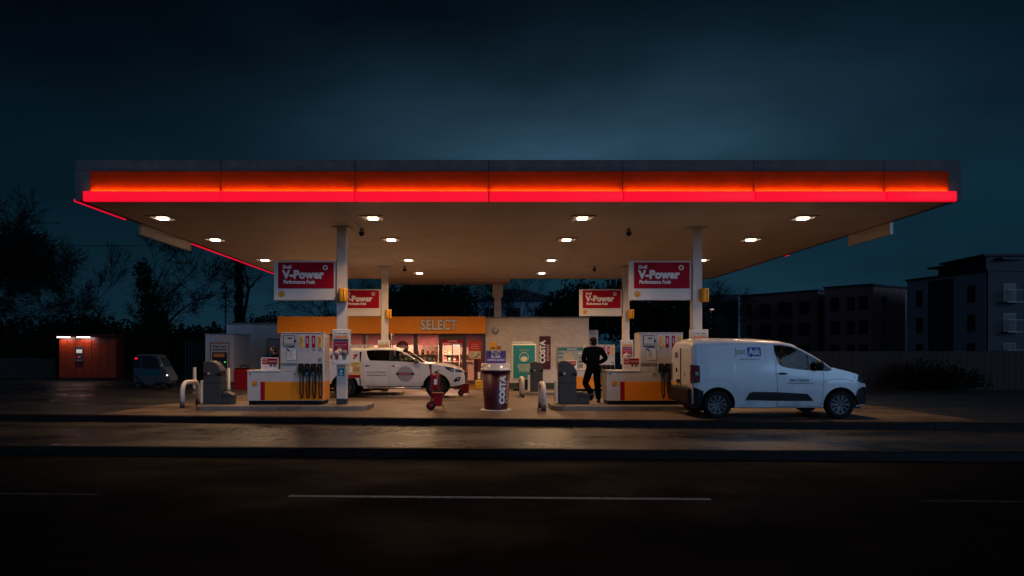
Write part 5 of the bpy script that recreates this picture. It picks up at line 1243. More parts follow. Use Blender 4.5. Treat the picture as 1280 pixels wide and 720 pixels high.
# brick wall furniture
t = empty('wall_lamp', (X_(619, SY-0.02), SY-0.02, Z_(413, SY)), 'round bulkhead lamp high on the white brick wall', 'wall lamp')
p = P(); p.lathe([(0, -0.08), (0.1, -0.075), (0.15, -0.04), (0.155, 0.0)], LGREY, n=24, axis='Y'); p.build('glass', t)
p = P(); p.prism([(0.16*math.cos(R(a)), 0.16*math.sin(R(a))) for a in range(180, 361, 12)]+[(0.16, 0.02), (-0.16, 0.02)], -0.06, 0.0, DGREY); p.build('guard', t)
t, w, h = flat_sign('hazard_notice', 612, 620.5, 427.3, 437, SY-0.02, YEL, 'small yellow hazard notice on the brick wall above the purple topper', 'notice'); p = P(); p.prism([(-0.12, 0.05), (-0.06, 0.14), (0, 0.1), (0.06, 0.14), (0.12, 0.05)], -0.02, -0.0155, INK); p.build('symbol', t)
t, w, h = flat_sign('small_notice', 621, 626.5, 432, 437, SY-0.02, mat('orange_pale', (0.6, 0.25, 0.08), 0.5), 'tiny orange notice right of the yellow hazard notice', 'notice'); p = P(); p.b(-w/2+0.02, w/2-0.02, -0.018, -0.0155, h*0.35, h*0.6, INK); p.build('print', t)
t, w, h = flat_sign('vertical_coffee_sign', 674.3, 688.2, 420.3, 461.3, SY-0.03, DRED, 'tall maroon vertical COSTA EXPRESS sign on the white brick wall', 'sign')
p = P(); p.text('COSTA', (-w*0.20, -0.0175, h*0.52), 0.36, LETTER, 0.02, rot=(PI/2, -PI/2, 0), sx=0.92); p.text('EXPRESS', (w*0.27, -0.0175, h*0.50), 0.17, PINK, 0.004, rot=(PI/2, -PI/2, 0), sx=1.12, sp=1.15); p.build('lettering', t)
# freestanding teal poster
YT = 30.5
zg = g_(2, YT)
t = empty('poster_stand', (X_(655, YT), YT, zg+0.004), 'freestanding teal poster with white mask symbol in a pale frame before the brick wall', 'poster stand')
x0_, x1_ = X_(639.8, YT)-X_(655, YT), X_(670.2, YT)-X_(655, YT); zt_, zb_ = Z_(430, YT)-zg, Z_(474.5, YT)-zg
p = P(); p.b(x0_, x1_, -0.04, 0.04, zb_, zt_, mat('pale_frame', (0.62, 0.62, 0.5), 0.4), 0.03); p.build('frame', t)
p = P(); p.b(x0_+0.06, x1_-0.06, -0.046, -0.0415, zb_+0.06, zt_-0.06, TEAL); fc = p.build('poster', t)
p = P(); cx_, cz_ = 0.0, (zb_+zt_)/2+0.18; CR = mat('pale_symbol', (0.6, 0.6, 0.42), 0.5)
p.tube([(cx_+0.2*math.cos(a)*1.0, -0.05, cz_+0.2*math.sin(a)*1.15*(1 if math.sin(a) > 0 else 0.75)) for a in [2*PI*k/24 for k in range(24)]], 0.012, CR, n=5, closed=True)
p.prism([(-0.15, 0.02+cz_), (0, 0.06+cz_), (0.15, 0.02+cz_), (0.13, -0.1+cz_), (0, -0.16+cz_), (-0.13, -0.1+cz_)], -0.052, -0.047, CR)
for s in (-1, 1): p.tube([(s*0.07, -0.05, cz_+0.09), (s*0.02, -0.05, cz_+0.09)], 0.01, CR, n=4)
for k, s in enumerate(('PLEASE REMEMBER', 'FACE COVERINGS', 'ARE REQUIRED', 'IN THE STORE')): p.text(s, (0, -0.0475, cz_-0.32-0.095*k), 0.085, CR, 0.002, sx=0.82)
p.text('WEAR A MASK', (-0.0, -0.0475, zt_-0.28), 0.08, mat('dull_gold', (0.35, 0.3, 0.15), 0.5), 0.002, sx=0.9); p.tube([(0.1, -0.05, zb_+0.14), (0.25, -0.05, zb_+0.16), (0.3, -0.05, zb_+0.24)], 0.012, CR, n=4); p.build('print', fc)
p = P(); p.b(x0_+0.0, x1_-0.12, 0.05, 0.12, zt_+0.0, zt_+0.11, LGREY, 0.01); p.build('top_box', t)
p = P(); p.b(x0_+0.05, x1_-0.05, -0.22, 0.22, 0, 0.12, BLACK, 0.02); p.b(-0.25, 0.25, -0.03, 0.03, 0.12, zb_, BLACK); p.build('foot', t)
# parcel window on the wall
t, w, h = flat_sign('wall_display_case', 696.3, 730.8, 434, 460.5, SY-0.05, mat('case_grey', (0.38, 0.40, 0.36), 0.4), 'glazed wall display with teal header, map and shelves on the brick wall', 'display case', frame=MGREY)
p = P(); p.b(-w/2+0.05, w/2-0.05, -0.024, -0.0205, h-0.16, h-0.04, TEAL); p.text('DISCOVER', (0.05, -0.0245, h-0.10), 0.10, LETTER, 0.002); pts = [(-0.1+0.26*math.cos(a)*(1+0.1*math.sin(3*a)), h*0.5-0.06+0.3*math.sin(a)*(1+0.08*math.cos(5*a))) for a in [2*PI*k/20 for k in range(20)]]; p.prism(pts, -0.025, -0.0205, BEIGE); 
for xx in (-w/2+0.15, w/2-0.2):
    for k in range(4): p.b(xx-0.1, xx+0.12, -0.025, -0.0205, 0.1+0.2*k, 0.16+0.2*k, random.choice([PAPER, DRED, GINK, TEAL]))
p.build('print', t)
# grey cabinet beyond the wall
t = empty('grey_cabinet', (X_(741.5, 33.6), 33.9, sz), 'plain pale grey utility cabinet standing beyond the brick wall corner', 'cabinet')
p = P(); p.b(-0.25, 0.25, -0.3, 0.3, 0, Z_(412.5, 33.6)-sz, mat('cabinet_paint', (0.30, 0.32, 0.36), 0.6)); p.build('body', t); p = P(); p.b(-0.21, 0.21, -0.306, -0.301, 0.15, 2.6, LGREY); p.build('door', t)

# ------------------------------------------------------------------ left rear: white outbuilding, cash kiosk, fence
YO = 38.0
t = empty('white_outbuilding', (X_(330, YO), YO, sz), 'low white painted brick outbuilding behind the cash kiosk', 'building')
xa, xb = X_(283, YO)-X_(330, YO), X_(420, YO)-X_(330, YO)
p = P(); p.b(xa, xb, 0, 4, 0, Z_(405.5, YO)-sz, WBRICK2); p.build('wall', t)
p = P(); p.b(xa-0.05, xb+0.05, -0.06, 4.1, Z_(405.5, YO)-sz+0.002, Z_(404.3, YO)-sz+0.04, MGREY); p.build('roof', t)
xd = X_(335.5, YO)-X_(330, YO)
p = P(); p.b(xd, xd+0.95, -0.04, -0.002, 0.0, Z_(425, YO)-sz, mat('pale_door', (0.42, 0.47, 0.52), 0.5)); d_ = p.build('door', t)
p = P(); p.b(xd-0.06, xd-0.002, -0.06, -0.002, 0, Z_(424.5, YO)-sz, MGREY); p.b(xd-0.06, xd+1.0, -0.06, -0.002, Z_(425, YO)-sz+0.002, Z_(424, YO)-sz+0.04, MGREY); p.build('frame', d_)
# cash kiosk
YK = 35.0
t = empty('cash_kiosk', (X_(274, YK), YK, sz), 'white cash machine kiosk with orange framed free cash withdrawals panel', 'cash kiosk')
xa, xb = X_(256.3, YK)-X_(274, YK), X_(292, YK)-X_(274, YK); zt_ = Z_(418.5, YK)-sz
p = P(); p.b(xa, xb, 0, 2.45, 0.2, zt_, mat('kiosk_white', (0.80, 0.79, 0.80), 0.5), 0.02); p.b(xa-0.02, xb+0.02, -0.03, 2.5, zt_+0.002, zt_+0.06, LGREY); p.build('body', t)
p = P(); p.b(xa+0.02, xb+0.03, 0.02, 2.47, 0, 0.198, DGREY); p.build('plinth', t)
fx0, fx1 = X_(262.5, YK)-X_(274, YK), X_(287, YK)-X_(274, YK); fz1, fz0 = Z_(428, YK)-sz, 0.8
p = P()
for a, b_, c, d in ((fx0, fx0+0.06, fz0, fz1), (fx1-0.06, fx1, fz0, fz1), (fx0+0.06, fx1-0.06, fz1-0.06, fz1)): p.b(a, b_, -0.02, -0.002, c, d, mat('kiosk_orange', (0.6, 0.25, 0.1), 0.5))
p.build('orange_frame', t)
p = P(); p.text('free cash', ((fx0+fx1)/2, -0.004, fz1-0.20), 0.19, NAVY, 0.004); p.text('withdrawals', ((fx0+fx1)/2, -0.004, fz1-0.37), 0.17, NAVY, 0.004, sx=0.9); p.build('lettering', t)
p = P(); p.b(fx0+0.12, fx1-0.12, -0.03, -0.002, fz0+0.05, fz1-0.5, DGREY, 0.01); m_ = p.build('cash_machine', t)
p = P(); p.b(fx0+0.2, fx1-0.25, -0.036, -0.031, fz1-0.75, fz1-0.58, mat('dim_orange_screen', (0.2, 0.07, 0.03), 0.3, emit=(0.8, 0.2, 0.05), es=0.08)); p.b(fx1-0.26, fx1-0.18, -0.04, -0.031, fz1-1.03, fz1-0.99, emitter('green_led', (0.05, 1, 0.15), 1.2)); p.build('screen', m_)
# red trolley / bag heap by the kiosk
t = empty('red_storage_box', (X_(305, 31.5), 31.5, sz+0.02), 'red storage box with black lid and strap beside the kiosk, behind the left pump', 'box')
p = P(); p.box((0, 0, 0.5), (0.75, 0.6, 0.95), REDP, bev=0.03); p.build('box', t); p = P(); p.box((0, 0, 1.0), (0.7, 0.55, 0.05), BLACK, bev=0.02); p.tube([(-0.15, 0, 1.0), (-0.12, 0, 1.16), (0.1, 0, 1.12), (0.25, 0, 1.02)], 0.03, BLACK, n=6); p.build('lid', t)
# palisade fence
t = empty('palisade_fence', (X_(245, 36.5), 36.5, sz), 'dark steel palisade fence left of the cash kiosk', 'fence')
PAL = mat('dark_green_steel', (0.03, 0.05, 0.055), 0.5, 0.3)
p = P(); p.b(-0.62, 0.62, 0.03, 0.07, 0.35, 0.42, PAL); p.b(-0.62, 0.62, 0.03, 0.07, 2.0, 2.07, PAL); p.build('rail', t)
for k in range(8):
    x = -0.56+k*0.155; p = P(); p.prism([(x-0.03, 0.02), (x+0.03, 0.02), (x+0.03, 2.3), (x, 2.38), (x-0.03, 2.3)], 0.0, 0.028, PAL); p.build('pale', t)
# parcel locker
LOCK = mat('locker_orange', (0.09, 0.006, 0.0015), 0.42, var=0.1)
YL = 35.0
t = empty('parcel_locker', (X_(110, YL), YL, 0), 'large orange parcel locker with two lit tubes under its canopy and a small screen', 'parcel locker')
xa, xb = X_(74, YL)-X_(110, YL), X_(145.5, YL)-X_(110, YL); zt_ = Z_(419, YL)
p = P(); p.b(xa, xb, 0, 0.65, 0.08, zt_-0.08, LOCK, 0.01); p.b(xa+0.02, xb-0.02, 0.04, 0.62, 0, 0.078, BLACK); p.build('body', t)
p = P(); p.b(xa-0.03, xb+0.03, -0.32, 0.7, zt_-0.078, zt_+0.04, LOCK, 0.01); p.b(xb+0.002, xb+0.05, -0.05, 0.66, 0.02, zt_-0.08, LOCK); p.build('roof', t)
ncol = 7; w = (xb-xa)/ncol
LD = mat('locker_door', (0.26, 0.024, 0.003), 0.38, var=0.06)
for c in range(ncol):
    nr = [6, 8, 4, 10, 8, 6, 8][c]; hh = (zt_-0.38)/nr
    for r in range(nr):
        if c == 2 and r in (1, 2): continue
        p = P(); p.b(xa+c*w+0.012, xa+(c+1)*w-0.012, -0.016, -0.001, 0.16+r*hh+0.01, 0.16+(r+1)*hh-0.01, LD, 0.003); p.build('door', t)
p = P(); p.b(xa+2*w+0.03, xa+3*w-0.03, -0.03, -0.001, 0.95, 1.55+0.2, INK, 0.01); cs = p.build('console', t)
p = P(); p.b(xa+2*w+0.06, xa+3*w-0.06, -0.034, -0.031, 1.42, 1.60, emitter('locker_screen', (0.85, 0.75, 0.7), 0.55)); p.b(xa+2*w+0.15, xa+3*w-0.15, -0.036, -0.031, 1.2, 1.24, emitter('locker_red_led', (1, 0.02, 0.04), 0.9)); p.b(xa+2*w+0.08, xa+3*w-0.08, -0.034, -0.031, 1.02, 1.07, MGREY); p.build('screen', cs)
TUBE = emitter('locker_tube', (1.0, 0.82, 0.80), 5.0)
for a, b_ in ((75, 91), (99.5, 115.5)):
    p = P(); x1_, x2_ = X_(a, YL)-X_(110, YL), X_(b_, YL)-X_(110, YL); p.b(x1_, x2_, -0.27, -0.20, zt_-0.135, zt_-0.08, TUBE, 0.01); tb = p.build('light_tube', t)
    ld = bpy.data.lights.new('tube', 'AREA'); ld.shape = 'RECTANGLE'; ld.size = x2_-x1_; ld.size_y = 0.08; ld.energy = 5; ld.color = (1.0, 0.78, 0.72); lo = bpy.data.objects.new('lamp', ld); C.objects.link(lo); lo.parent = t; lo.location = ((x1_+x2_)/2, -0.24, zt_-0.15); lo.rotation_euler = (R(20), 0, 0)
p = P(); p.text('LOCKER', (xb-0.7, -0.018, zt_-0.35), 0.16, INK, 0.002); p.build('lettering', t)
# low dark fence far left
def board_fence(name, x0, x1, Y, z0, z1, m, label, post=2.0, bw=0.14):
    t = empty(name, ((x0+x1)/2, Y, z0), label, 'fence'); cx_ = (x0+x1)/2
    p = P(); x = x0; k = 0
    while x < x1: p.b(x-cx_, x+bw-0.008-cx_, (k % 2)*0.008, 0.024+(k % 2)*0.008, 0.03, z1-z0+random.uniform(-0.012, 0.012), m); x += bw; k += 1
    p.b(x0-cx_, x1-cx_, 0.035, 0.075, 0.3, 0.4, m); p.b(x0-cx_, x1-cx_, 0.035, 0.075, (z1-z0)*0.8, (z1-z0)*0.8+0.1, m)
    p.build('boards', t)
    x = x0
    while x <= x1: p = P(); p.b(x-cx_-0.05, x-cx_+0.05, 0.076, 0.17, 0, z1-z0+0.04, m); p.build('post', t); x += post
    return t
WOODD = mat('dark_stained_wood', (0.010, 0.009, 0.009), 0.8, bump=0.3); WOODB = mat('brown_fence_wood', (0.028, 0.008, 0.003), 0.8, var=0.35, vs_=3, bump=0.3)
board_fence('low_fence', X_(-60, 37), X_(66, 37), 37, 0, Z_(448, 37), WOODD, 'low dark board fence at the far left beside the parcel locker')
board_fence('timber_fence', X_(860, 31.5), X_(1420, 31.5), 31.5, -0.3, Z_(439, 31.5), WOODB, 'long reddish brown close boarded timber fence behind the white van', post=2.4)

# ------------------------------------------------------------------ people
def skin_mesh(name, verts, edges, radii, m, sub=2, root=0, extras=None):
    me = bpy.data.meshes.new(name); me.from_pydata(verts, edges, []); o = bpy.data.objects.new(name, me); C.objects.link(o)
    md = o.modifiers.new('s', 'SKIN'); md.use_smooth_shade = True
    if not me.skin_vertices: me.skin_vertices.new()
    for i, r in enumerate(radii):
        sv = me.skin_vertices[0].data[i]; sv.radius = r if isinstance(r, tuple) else (r, r); sv.use_root = (i == root)
    sm = o.modifiers.new('u', 'SUBSURF'); sm.levels = sub; sm.render_levels = sub
    bpy.context.view_layer.update()
    ev = bpy.data.meshes.new_from_object(o.evaluated_get(bpy.context.evaluated_depsgraph_get()))
    bpy.data.objects.remove(o); bpy.data.meshes.remove(me)
    p = P(); p.bm.from_mesh(ev); p.mi(m)
    for f in p.bm.faces: f.smooth = True; f.material_index = 0
    bpy.data.meshes.remove(ev)
    return p
SKIN = mat('skin', (0.38, 0.21, 0.15), 0.5); HAIR = mat('dark_hair', (0.010, 0.007, 0.005), 0.8, bump=0.5, spec=0.15); CLOTH = mat('black_cloth', (0.005, 0.0055, 0.006), 1.0, bump=0.8, bs_=9, spec=0.0); CLOTH2 = mat('dark_trousers', (0.005, 0.005, 0.006), 1.0, bump=0.8, bs_=9, spec=0.0); SHOE = mat('dark_shoe', (0.03, 0.03, 0.032), 0.5)
def person(loc, J, label, rz=0, headturn=0.5):
    """J: dict of joint positions (x right, y forward, z up)"""
    t = empty('person', loc, label, 'person', rz=rz)
    V = lambda k: Vector(J[k])
    names = ['pelvis', 'belly', 'chest', 'neckb', 'neck', 'head', 'crown']
    vv = [tuple(V(n)) for n in names]; rr = [(0.14, 0.10), (0.135, 0.10), (0.165, 0.11), (0.06, 0.06), (0.052, 0.056), (0.075, 0.088), (0.066, 0.078)]
    ee = [(i, i+1) for i in range(len(names)-1)]
    def chain(root, pts, rads):
        nonlocal vv, rr, ee
        prev = root
        for q, r in zip(pts, rads): vv.append(tuple(q)); rr.append((r, r)); ee.append((prev, len(vv)-1)); prev = len(vv)-1
        return prev
    for s in ('l', 'r'):
        last = chain(2, [V('sh_'+s), V('el_'+s), V('wr_'+s)], [0.06, 0.042, 0.028])
        d = (V('wr_'+s)-V('el_'+s)).normalized(); side = Vector((0, 0, 1)).cross(d).normalized() if abs(d.z) < 0.9 else Vector((1, 0, 0))
        side = (side-d*side.dot(d)).normalized(); pal = V('wr_'+s)+d*0.07; last = chain(last, [pal], [0.026])
        for k, (o_, l_) in enumerate(((-0.028, 0.068), (-0.010, 0.078), (0.009, 0.073), (0.027, 0.058))):
            b0 = pal+side*o_+d*0.015; curl = Vector((0, 0, -1)) if abs(d.z) < 0.7 else Vector((0, 1, 0))
            chain(last, [b0, b0+d*l_*0.5+curl*0.008, b0+d*l_*0.85+curl*0.025], [0.009, 0.008, 0.007])
        chain(last-0, [V('wr_'+s)+d*0.05+side*0.04, V('wr_'+s)+d*0.085+side*0.055], [0.010, 0.008])
        chain(0, [V('hip_'+s), V('kn_'+s), V('an_'+s), V('toe_'+s)], [0.09, 0.055, 0.038, 0.03])
    p = skin_mesh('body', vv, ee, rr, SKIN, 2)
    f = Vector((-math.sin(headturn), math.cos(headturn), 0)); h = V('head'); rt = Vector((f.y, -f.x, 0))
    rotm = Matrix.Rotation(headturn, 4, 'Z')
    p.ball(h+Vector((0, 0, 0.015))+f*0.01, (0.078, 0.098, 0.115), SKIN, rot=rotm)
    p.ball(h+f*0.105+Vector((0, 0, -0.005)), (0.013, 0.02, 0.022), SKIN, rot=rotm)
    for s in (-1, 1): p.ball(h+rt*0.082*s+Vector((0, 0, 0)), (0.012, 0.022, 0.032), SKIN, rot=rotm); p.ball(h+f*0.096+rt*0.032*s+Vector((0, 0, 0.02)), (0.012, 0.006, 0.007), INK, rot=rotm)
    p.ball(h+f*0.098+Vector((0, 0, -0.05)), (0.022, 0.006, 0.006), PINK, rot=rotm)
    p.build('body', t)
    p = P(); p.ball(h+Vector((0, 0, 0.055))-f*0.02, (0.088, 0.103, 0.095), HAIR, rot=rotm); p.ball(h+Vector((0, 0, 0.0))-f*0.04, (0.083, 0.075, 0.10), HAIR, rot=rotm); p.build('hair', t)
    # jacket
    vj = [tuple(V('pelvis')+Vector((0, 0, -0.10))), tuple(V('belly')), tuple(V('chest')), tuple(V('chest')+Vector((0, 0, 0.13))), tuple(V('neck')+Vector((0, 0, -0.03)))]
    rj = [(0.195, 0.155), (0.19, 0.15), (0.215, 0.155), (0.16, 0.11), (0.070, 0.072)]; ej = [(0, 1), (1, 2), (2, 3), (3, 4)]
    for s in ('l', 'r'):
        pr = 2 if False else 3
        for q, r in zip([V('sh_'+s), (V('sh_'+s)+V('el_'+s))/2, V('el_'+s), (V('el_'+s)+V('wr_'+s))/2, V('wr_'+s)], [0.096, 0.082, 0.073, 0.064, 0.055]): vj.append(tuple(q)); rj.append((r, r)); ej.append((pr, len(vj)-1)); pr = len(vj)-1
    skin_mesh('jacket', vj, ej, rj, CLOTH, 2).build('jacket', t)
    vt = [tuple(V('pelvis')), tuple(V('belly'))]; rt_ = [(0.165, 0.125), (0.15, 0.12)]; et = [(0, 1)]
    for s in ('l', 'r'):
        pr = 0
        for q, r in zip([V('hip_'+s), (V('hip_'+s)+V('kn_'+s))/2, V('kn_'+s), (V('kn_'+s)+V('an_'+s))/2, V('an_'+s)], [0.122, 0.112, 0.092, 0.084, 0.078]): vt.append(tuple(q)); rt_.append((r, r)); et.append((pr, len(vt)-1)); pr = len(vt)-1
    skin_mesh('trousers', vt, et, rt_, CLOTH2, 2).build('trousers', t)
    for s in ('l', 'r'):
        a, b = V('an_'+s), V('toe_'+s); d = (b-a).normalized(); fl = Vector((d.x, d.y, 0)).normalized() if Vector((d.x, d.y, 0)).length > 0.01 else Vector((0, 1, 0))
        p = P(); p.tube([a+Vector((0, 0, 0.03)), a+Vector((0, 0, -0.04))-fl*0.01, a*0.45+b*0.55+Vector((0, 0, -0.015)), b], [0.045, 0.052, 0.05, 0.036], SHOE, n=12); p.build('shoe', t)
    return t
Jw = dict(pelvis=(0, 0, 0.97), belly=(0.0, 0.0, 1.13), chest=(0.01, 0.02, 1.32), neckb=(0.01, 0.03, 1.46), neck=(0.0, 0.04, 1.53), head=(0.0, 0.055, 1.63), crown=(0.0, 0.05, 1.70),
          sh_l=(-0.19, 0.02, 1.42), sh_r=(0.21, 0.02, 1.42), el_l=(-0.27, -0.04, 1.17), el_r=(0.335, -0.09, 1.20), wr_l=(-0.17, 0.13, 1.07), wr_r=(0.19, 0.13, 1.07),
          hip_l=(-0.09, 0, 0.90), hip_r=(0.09, 0, 0.90), kn_l=(-0.20, 0.12, 0.51), kn_r=(0.13, 0.10, 0.50), an_l=(-0.06, -0.20, 0.24), an_r=(0.155, 0.06, 0.075), toe_l=(-0.08, -0.11, 0.09), toe_r=(0.18, 0.24, 0.035))
person((X_(741.5, 18.4), 18.4, 0.137), Jw, 'person in dark jacket and trousers walking away past the front right pump, seen from behind', rz=0, headturn=0.6)
Js = dict(pelvis=(0, 0, 0.97), belly=(0.0, 0.0, 1.15), chest=(0, 0.0, 1.35), neckb=(0, 0.01, 1.50), neck=(0.0, 0.02, 1.57), head=(0.0, 0.04, 1.675), crown=(0.0, 0.035, 1.745),
          sh_l=(-0.2, 0, 1.45), sh_r=(0.2, 0, 1.45), el_l=(-0.26, -0.04, 1.18), el_r=(0.26, -0.04, 1.18), wr_l=(-0.22, 0.14, 1.0), wr_r=(0.22, 0.14, 1.0),
          hip_l=(-0.09, 0, 0.90), hip_r=(0.09, 0, 0.90), kn_l=(-0.11, 0.03, 0.5), kn_r=(0.11, 0.02, 0.5), an_l=(-0.12, -0.02, 0.09), an_r=(0.12, -0.02, 0.09), toe_l=(-0.15, 0.15, 0.035), toe_r=(0.15, 0.15, 0.035))
person((X_(343, 24.8), 24.8, g_(-7.7, 24.8)+0.006), Js, 'person in a dark coat standing behind the front left pump, facing left', rz=PI/2+0.3, headturn=0.0)

# ------------------------------------------------------------------ background buildings
WINM = mat('dark_window_glass', (0.006, 0.008, 0.011), 0.3, spec=0.2)
def block(name, a, b_, depth, zt_, m, label, wins, roofm=MGREY, cat='building'):
    """facade from a to b_ (xy), going left->right as seen; wins: list of (u0,u1,z0,z1,kind)"""
    a, b_ = Vector((*a, 0)), Vector((*b_, 0)); d = b_-a; Lw = d.length; ang = math.atan2(d.y, d.x)
    t = empty(name, (a.x, a.y, -0.42), label, cat, rz=ang); H = zt_+0.42; roofm = RNDD
    p = P(); p.b(0, Lw, 0, depth, 0, H, m); p.build('wall', t)
    p = P(); p.b(-0.12, Lw+0.12, -0.12, depth+0.12, H+0.002, H+0.22, roofm); p.build('roof', t)
    for (u0, u1, z0, z1, kind) in wins:
        p = P(); x0, x1 = u0*Lw, u1*Lw
        p.b(x0-0.06, x0, -0.05, 0.02, z0+0.42, z1+0.42, FR); p.b(x1, x1+0.06, -0.05, 0.02, z0+0.42, z1+0.42, FR); p.b(x0-0.06, x1+0.06, -0.05, 0.02, z1+0.422, z1+0.48, FR); p.b(x0-0.1, x1+0.1, -0.09, 0.02, z0+0.36, z0+0.418, LGREY if kind == 'w' else FR)
        w_ = p.build('window', t)
        p = P(); p.b(x0+0.001, x1-0.001, -0.03, -0.004, z0+0.422, z1+0.42, WINM); p.b((x0+x1)/2-0.02, (x0+x1)/2+0.02, -0.04, -0.031, z0+0.422, z1+0.42, FR); p.build('pane', w_)
        if kind == 'b':
            p = P(); p.b(x0-0.2, x1+0.2, -0.8, -0.1, z0+0.25, z0+0.35, FR)
            k = x0-0.2
            while k < x1+0.2: p.b(k, k+0.03, -0.8, -0.77, z0+0.352, z0+1.4, DGREY); k += 0.16
            p.b(x0-0.2, x1+0.2, -0.81, -0.76, z0+1.402, z0+1.46, FR); p.build('balcony', t)
    return t
RND = mat('pale_render', (0.42, 0.44, 0.48), 0.8, var=0.1); RNDS = mat('shaded_pale_render', (0.036, 0.040, 0.048), 0.8, var=0.1); RNDD = mat('dark_render', (0.04, 0.042, 0.05), 0.8)  # wing uses a darkened copy of the pale render, shade put into its colour
FLz = ((0.6, 2.2), (3.4, 5.0), (6.2, 7.8))
def rows(us, kinds='w', fl=FLz): return [(u0, u1, z0, z1, kinds) for (u0, u1) in us for (z0, z1) in fl]
wb = block('white_apartment_block', (45.7, 73.9), (47.6, 64.9), 14, 9.0, RND, 'pale rendered apartment block with dark recess at the far right', rows([(0.14, 0.22), (0.80, 0.88)]))
p = P(); p.b(9.2*0.30, 9.2*0.62, -0.04, -0.002, 0.4, 9.2, RNDD); p.build('recess_shade', wb)  # flat dark panel on the wall, painted shade of the recess
p = P(); p.b(1.0, 8.6, 3.0, 11, 9.64, 10.7, RNDD); p.b(0.6, 9.2, 2.0, 11.4, 10.702, 10.9, RNDD); p.build('penthouse', wb)
wf = block('white_apartment_wing', (47.7, 64.7), (62.0, 63.8), 9, 9.0, RNDS, 'front wing of the pale apartment block cut by the right picture edge', rows([(0.10, 0.17), (0.34, 0.4)], 'b'))
p = P(); p.b(0.8, 14, 1.5, 8, 9.64, 11.1, RNDD); p.b(0.4, 14.4, 1.2, 8.4, 11.102, 11.3, RNDD); p.build('penthouse', wf)
block('brick_apartment_block', (35.5, 94.9), (41.9, 85.9), 12, 9.0, RBRICK, 'low red brick apartment block with balconies, left of the white link wall', rows([(0.10, 0.16), (0.78, 0.9)])+rows([(0.28, 0.42), (0.52, 0.68)], 'b'))
block('brick_apartment_block', (41.3, 83.0), (44.6, 78.7), 12, 9.05, RBRICK, 'red brick block whose corner faces the road, beside the pale apartments', rows([(0.15, 0.32), (0.50, 0.65)])+rows([(0.75, 0.92)]))
block('brick_apartment_wing', (44.7, 78.6), (50.0, 81.2), 6, 8.9, RBRICK, 'right hand wall of the red brick corner block', rows([(0.3, 0.4)]))
block('link_building', (41.0, 88.0), (42.2, 86.6), 5, 8.9, mat('link_render', (0.6, 0.64, 0.7), 0.8), 'narrow pale link wall between the two brick apartment blocks', rows([(0.2, 0.6)]))
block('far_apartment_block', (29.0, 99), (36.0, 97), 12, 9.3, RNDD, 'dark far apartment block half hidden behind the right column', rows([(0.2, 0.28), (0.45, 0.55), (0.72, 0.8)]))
t = empty('street_lamp', (X_(889, 70), 70, -0.4), 'small distant lit street lamp beside the right canopy column', 'street lamp')
p = P(); p.cyl((0, 0, 0), (0, 0, 6.1), 0.07, STEEL, 0.05, n=8); p.build('pole', t); p = P(); p.box((0, -0.2, 6.15), (0.25, 0.45, 0.12), emitter('far_lamp', (1, 0.7, 0.6), 1.6)); p.build('lamp_head', t)
t = empty('street_lamp', (X_(282, 60), 60, -0.4), 'thin unlit pole rising above the white outbuilding', 'street lamp')
p = P(); p.cyl((0, 0, 0), (0, 0, 7.5), 0.09, DGREY, 0.06, n=8); p.build('pole', t); p = P(); p.box((0, -0.2, 7.5), (0.2, 0.6, 0.1), DGREY); p.build('lamp_head', t)
# house behind the shop
hs = empty('hip_roof_house', (X_(645, 62), 62, -0.42), 'pale house with hipped roof and dark windows seen under the canopy above the shop', 'house')
xa, xb = X_(596, 62)-X_(645, 62), X_(700, 62)-X_(645, 62); ze = Z_(376, 62)+0.42
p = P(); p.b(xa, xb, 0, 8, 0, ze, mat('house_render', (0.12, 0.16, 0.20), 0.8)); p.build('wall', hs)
p = P(); i_ = p.mi(mat('slate_roof', (0.06, 0.075, 0.09), 0.5)); zr = Z_(365, 62)+0.42+0.6
q = [p.bm.verts.new(v) for v in ((xa-0.3, -0.4, ze+0.003), (xb+0.3, -0.4, ze+0.003), (xb+0.3, 8.4, ze+0.003), (xa-0.3, 8.4, ze+0.003), (xa+3, 4, zr), (xb-3, 4, zr))]
for f in ((0, 1, 5, 4), (1, 2, 5), (2, 3, 4, 5), (3, 0, 4), (0, 3, 2, 1)): p.bm.faces.new([q[k] for k in f]).material_index = i_
p.build('roof', hs)
for a, b_ in ((607, 611), (613, 617), (633, 650)):
    x0, x1 = X_(a, 62)-X_(645, 62), X_(b_, 62)-X_(645, 62)
    p = P(); p.b(x0-0.06, x1+0.06, -0.05, -0.002, ze-2.0, ze-0.6, FR); w_ = p.build('window', hs); p = P(); p.b(x0, x1, -0.06, -0.051, ze-1.94, ze-0.66, WINM); p.build('pane', w_)

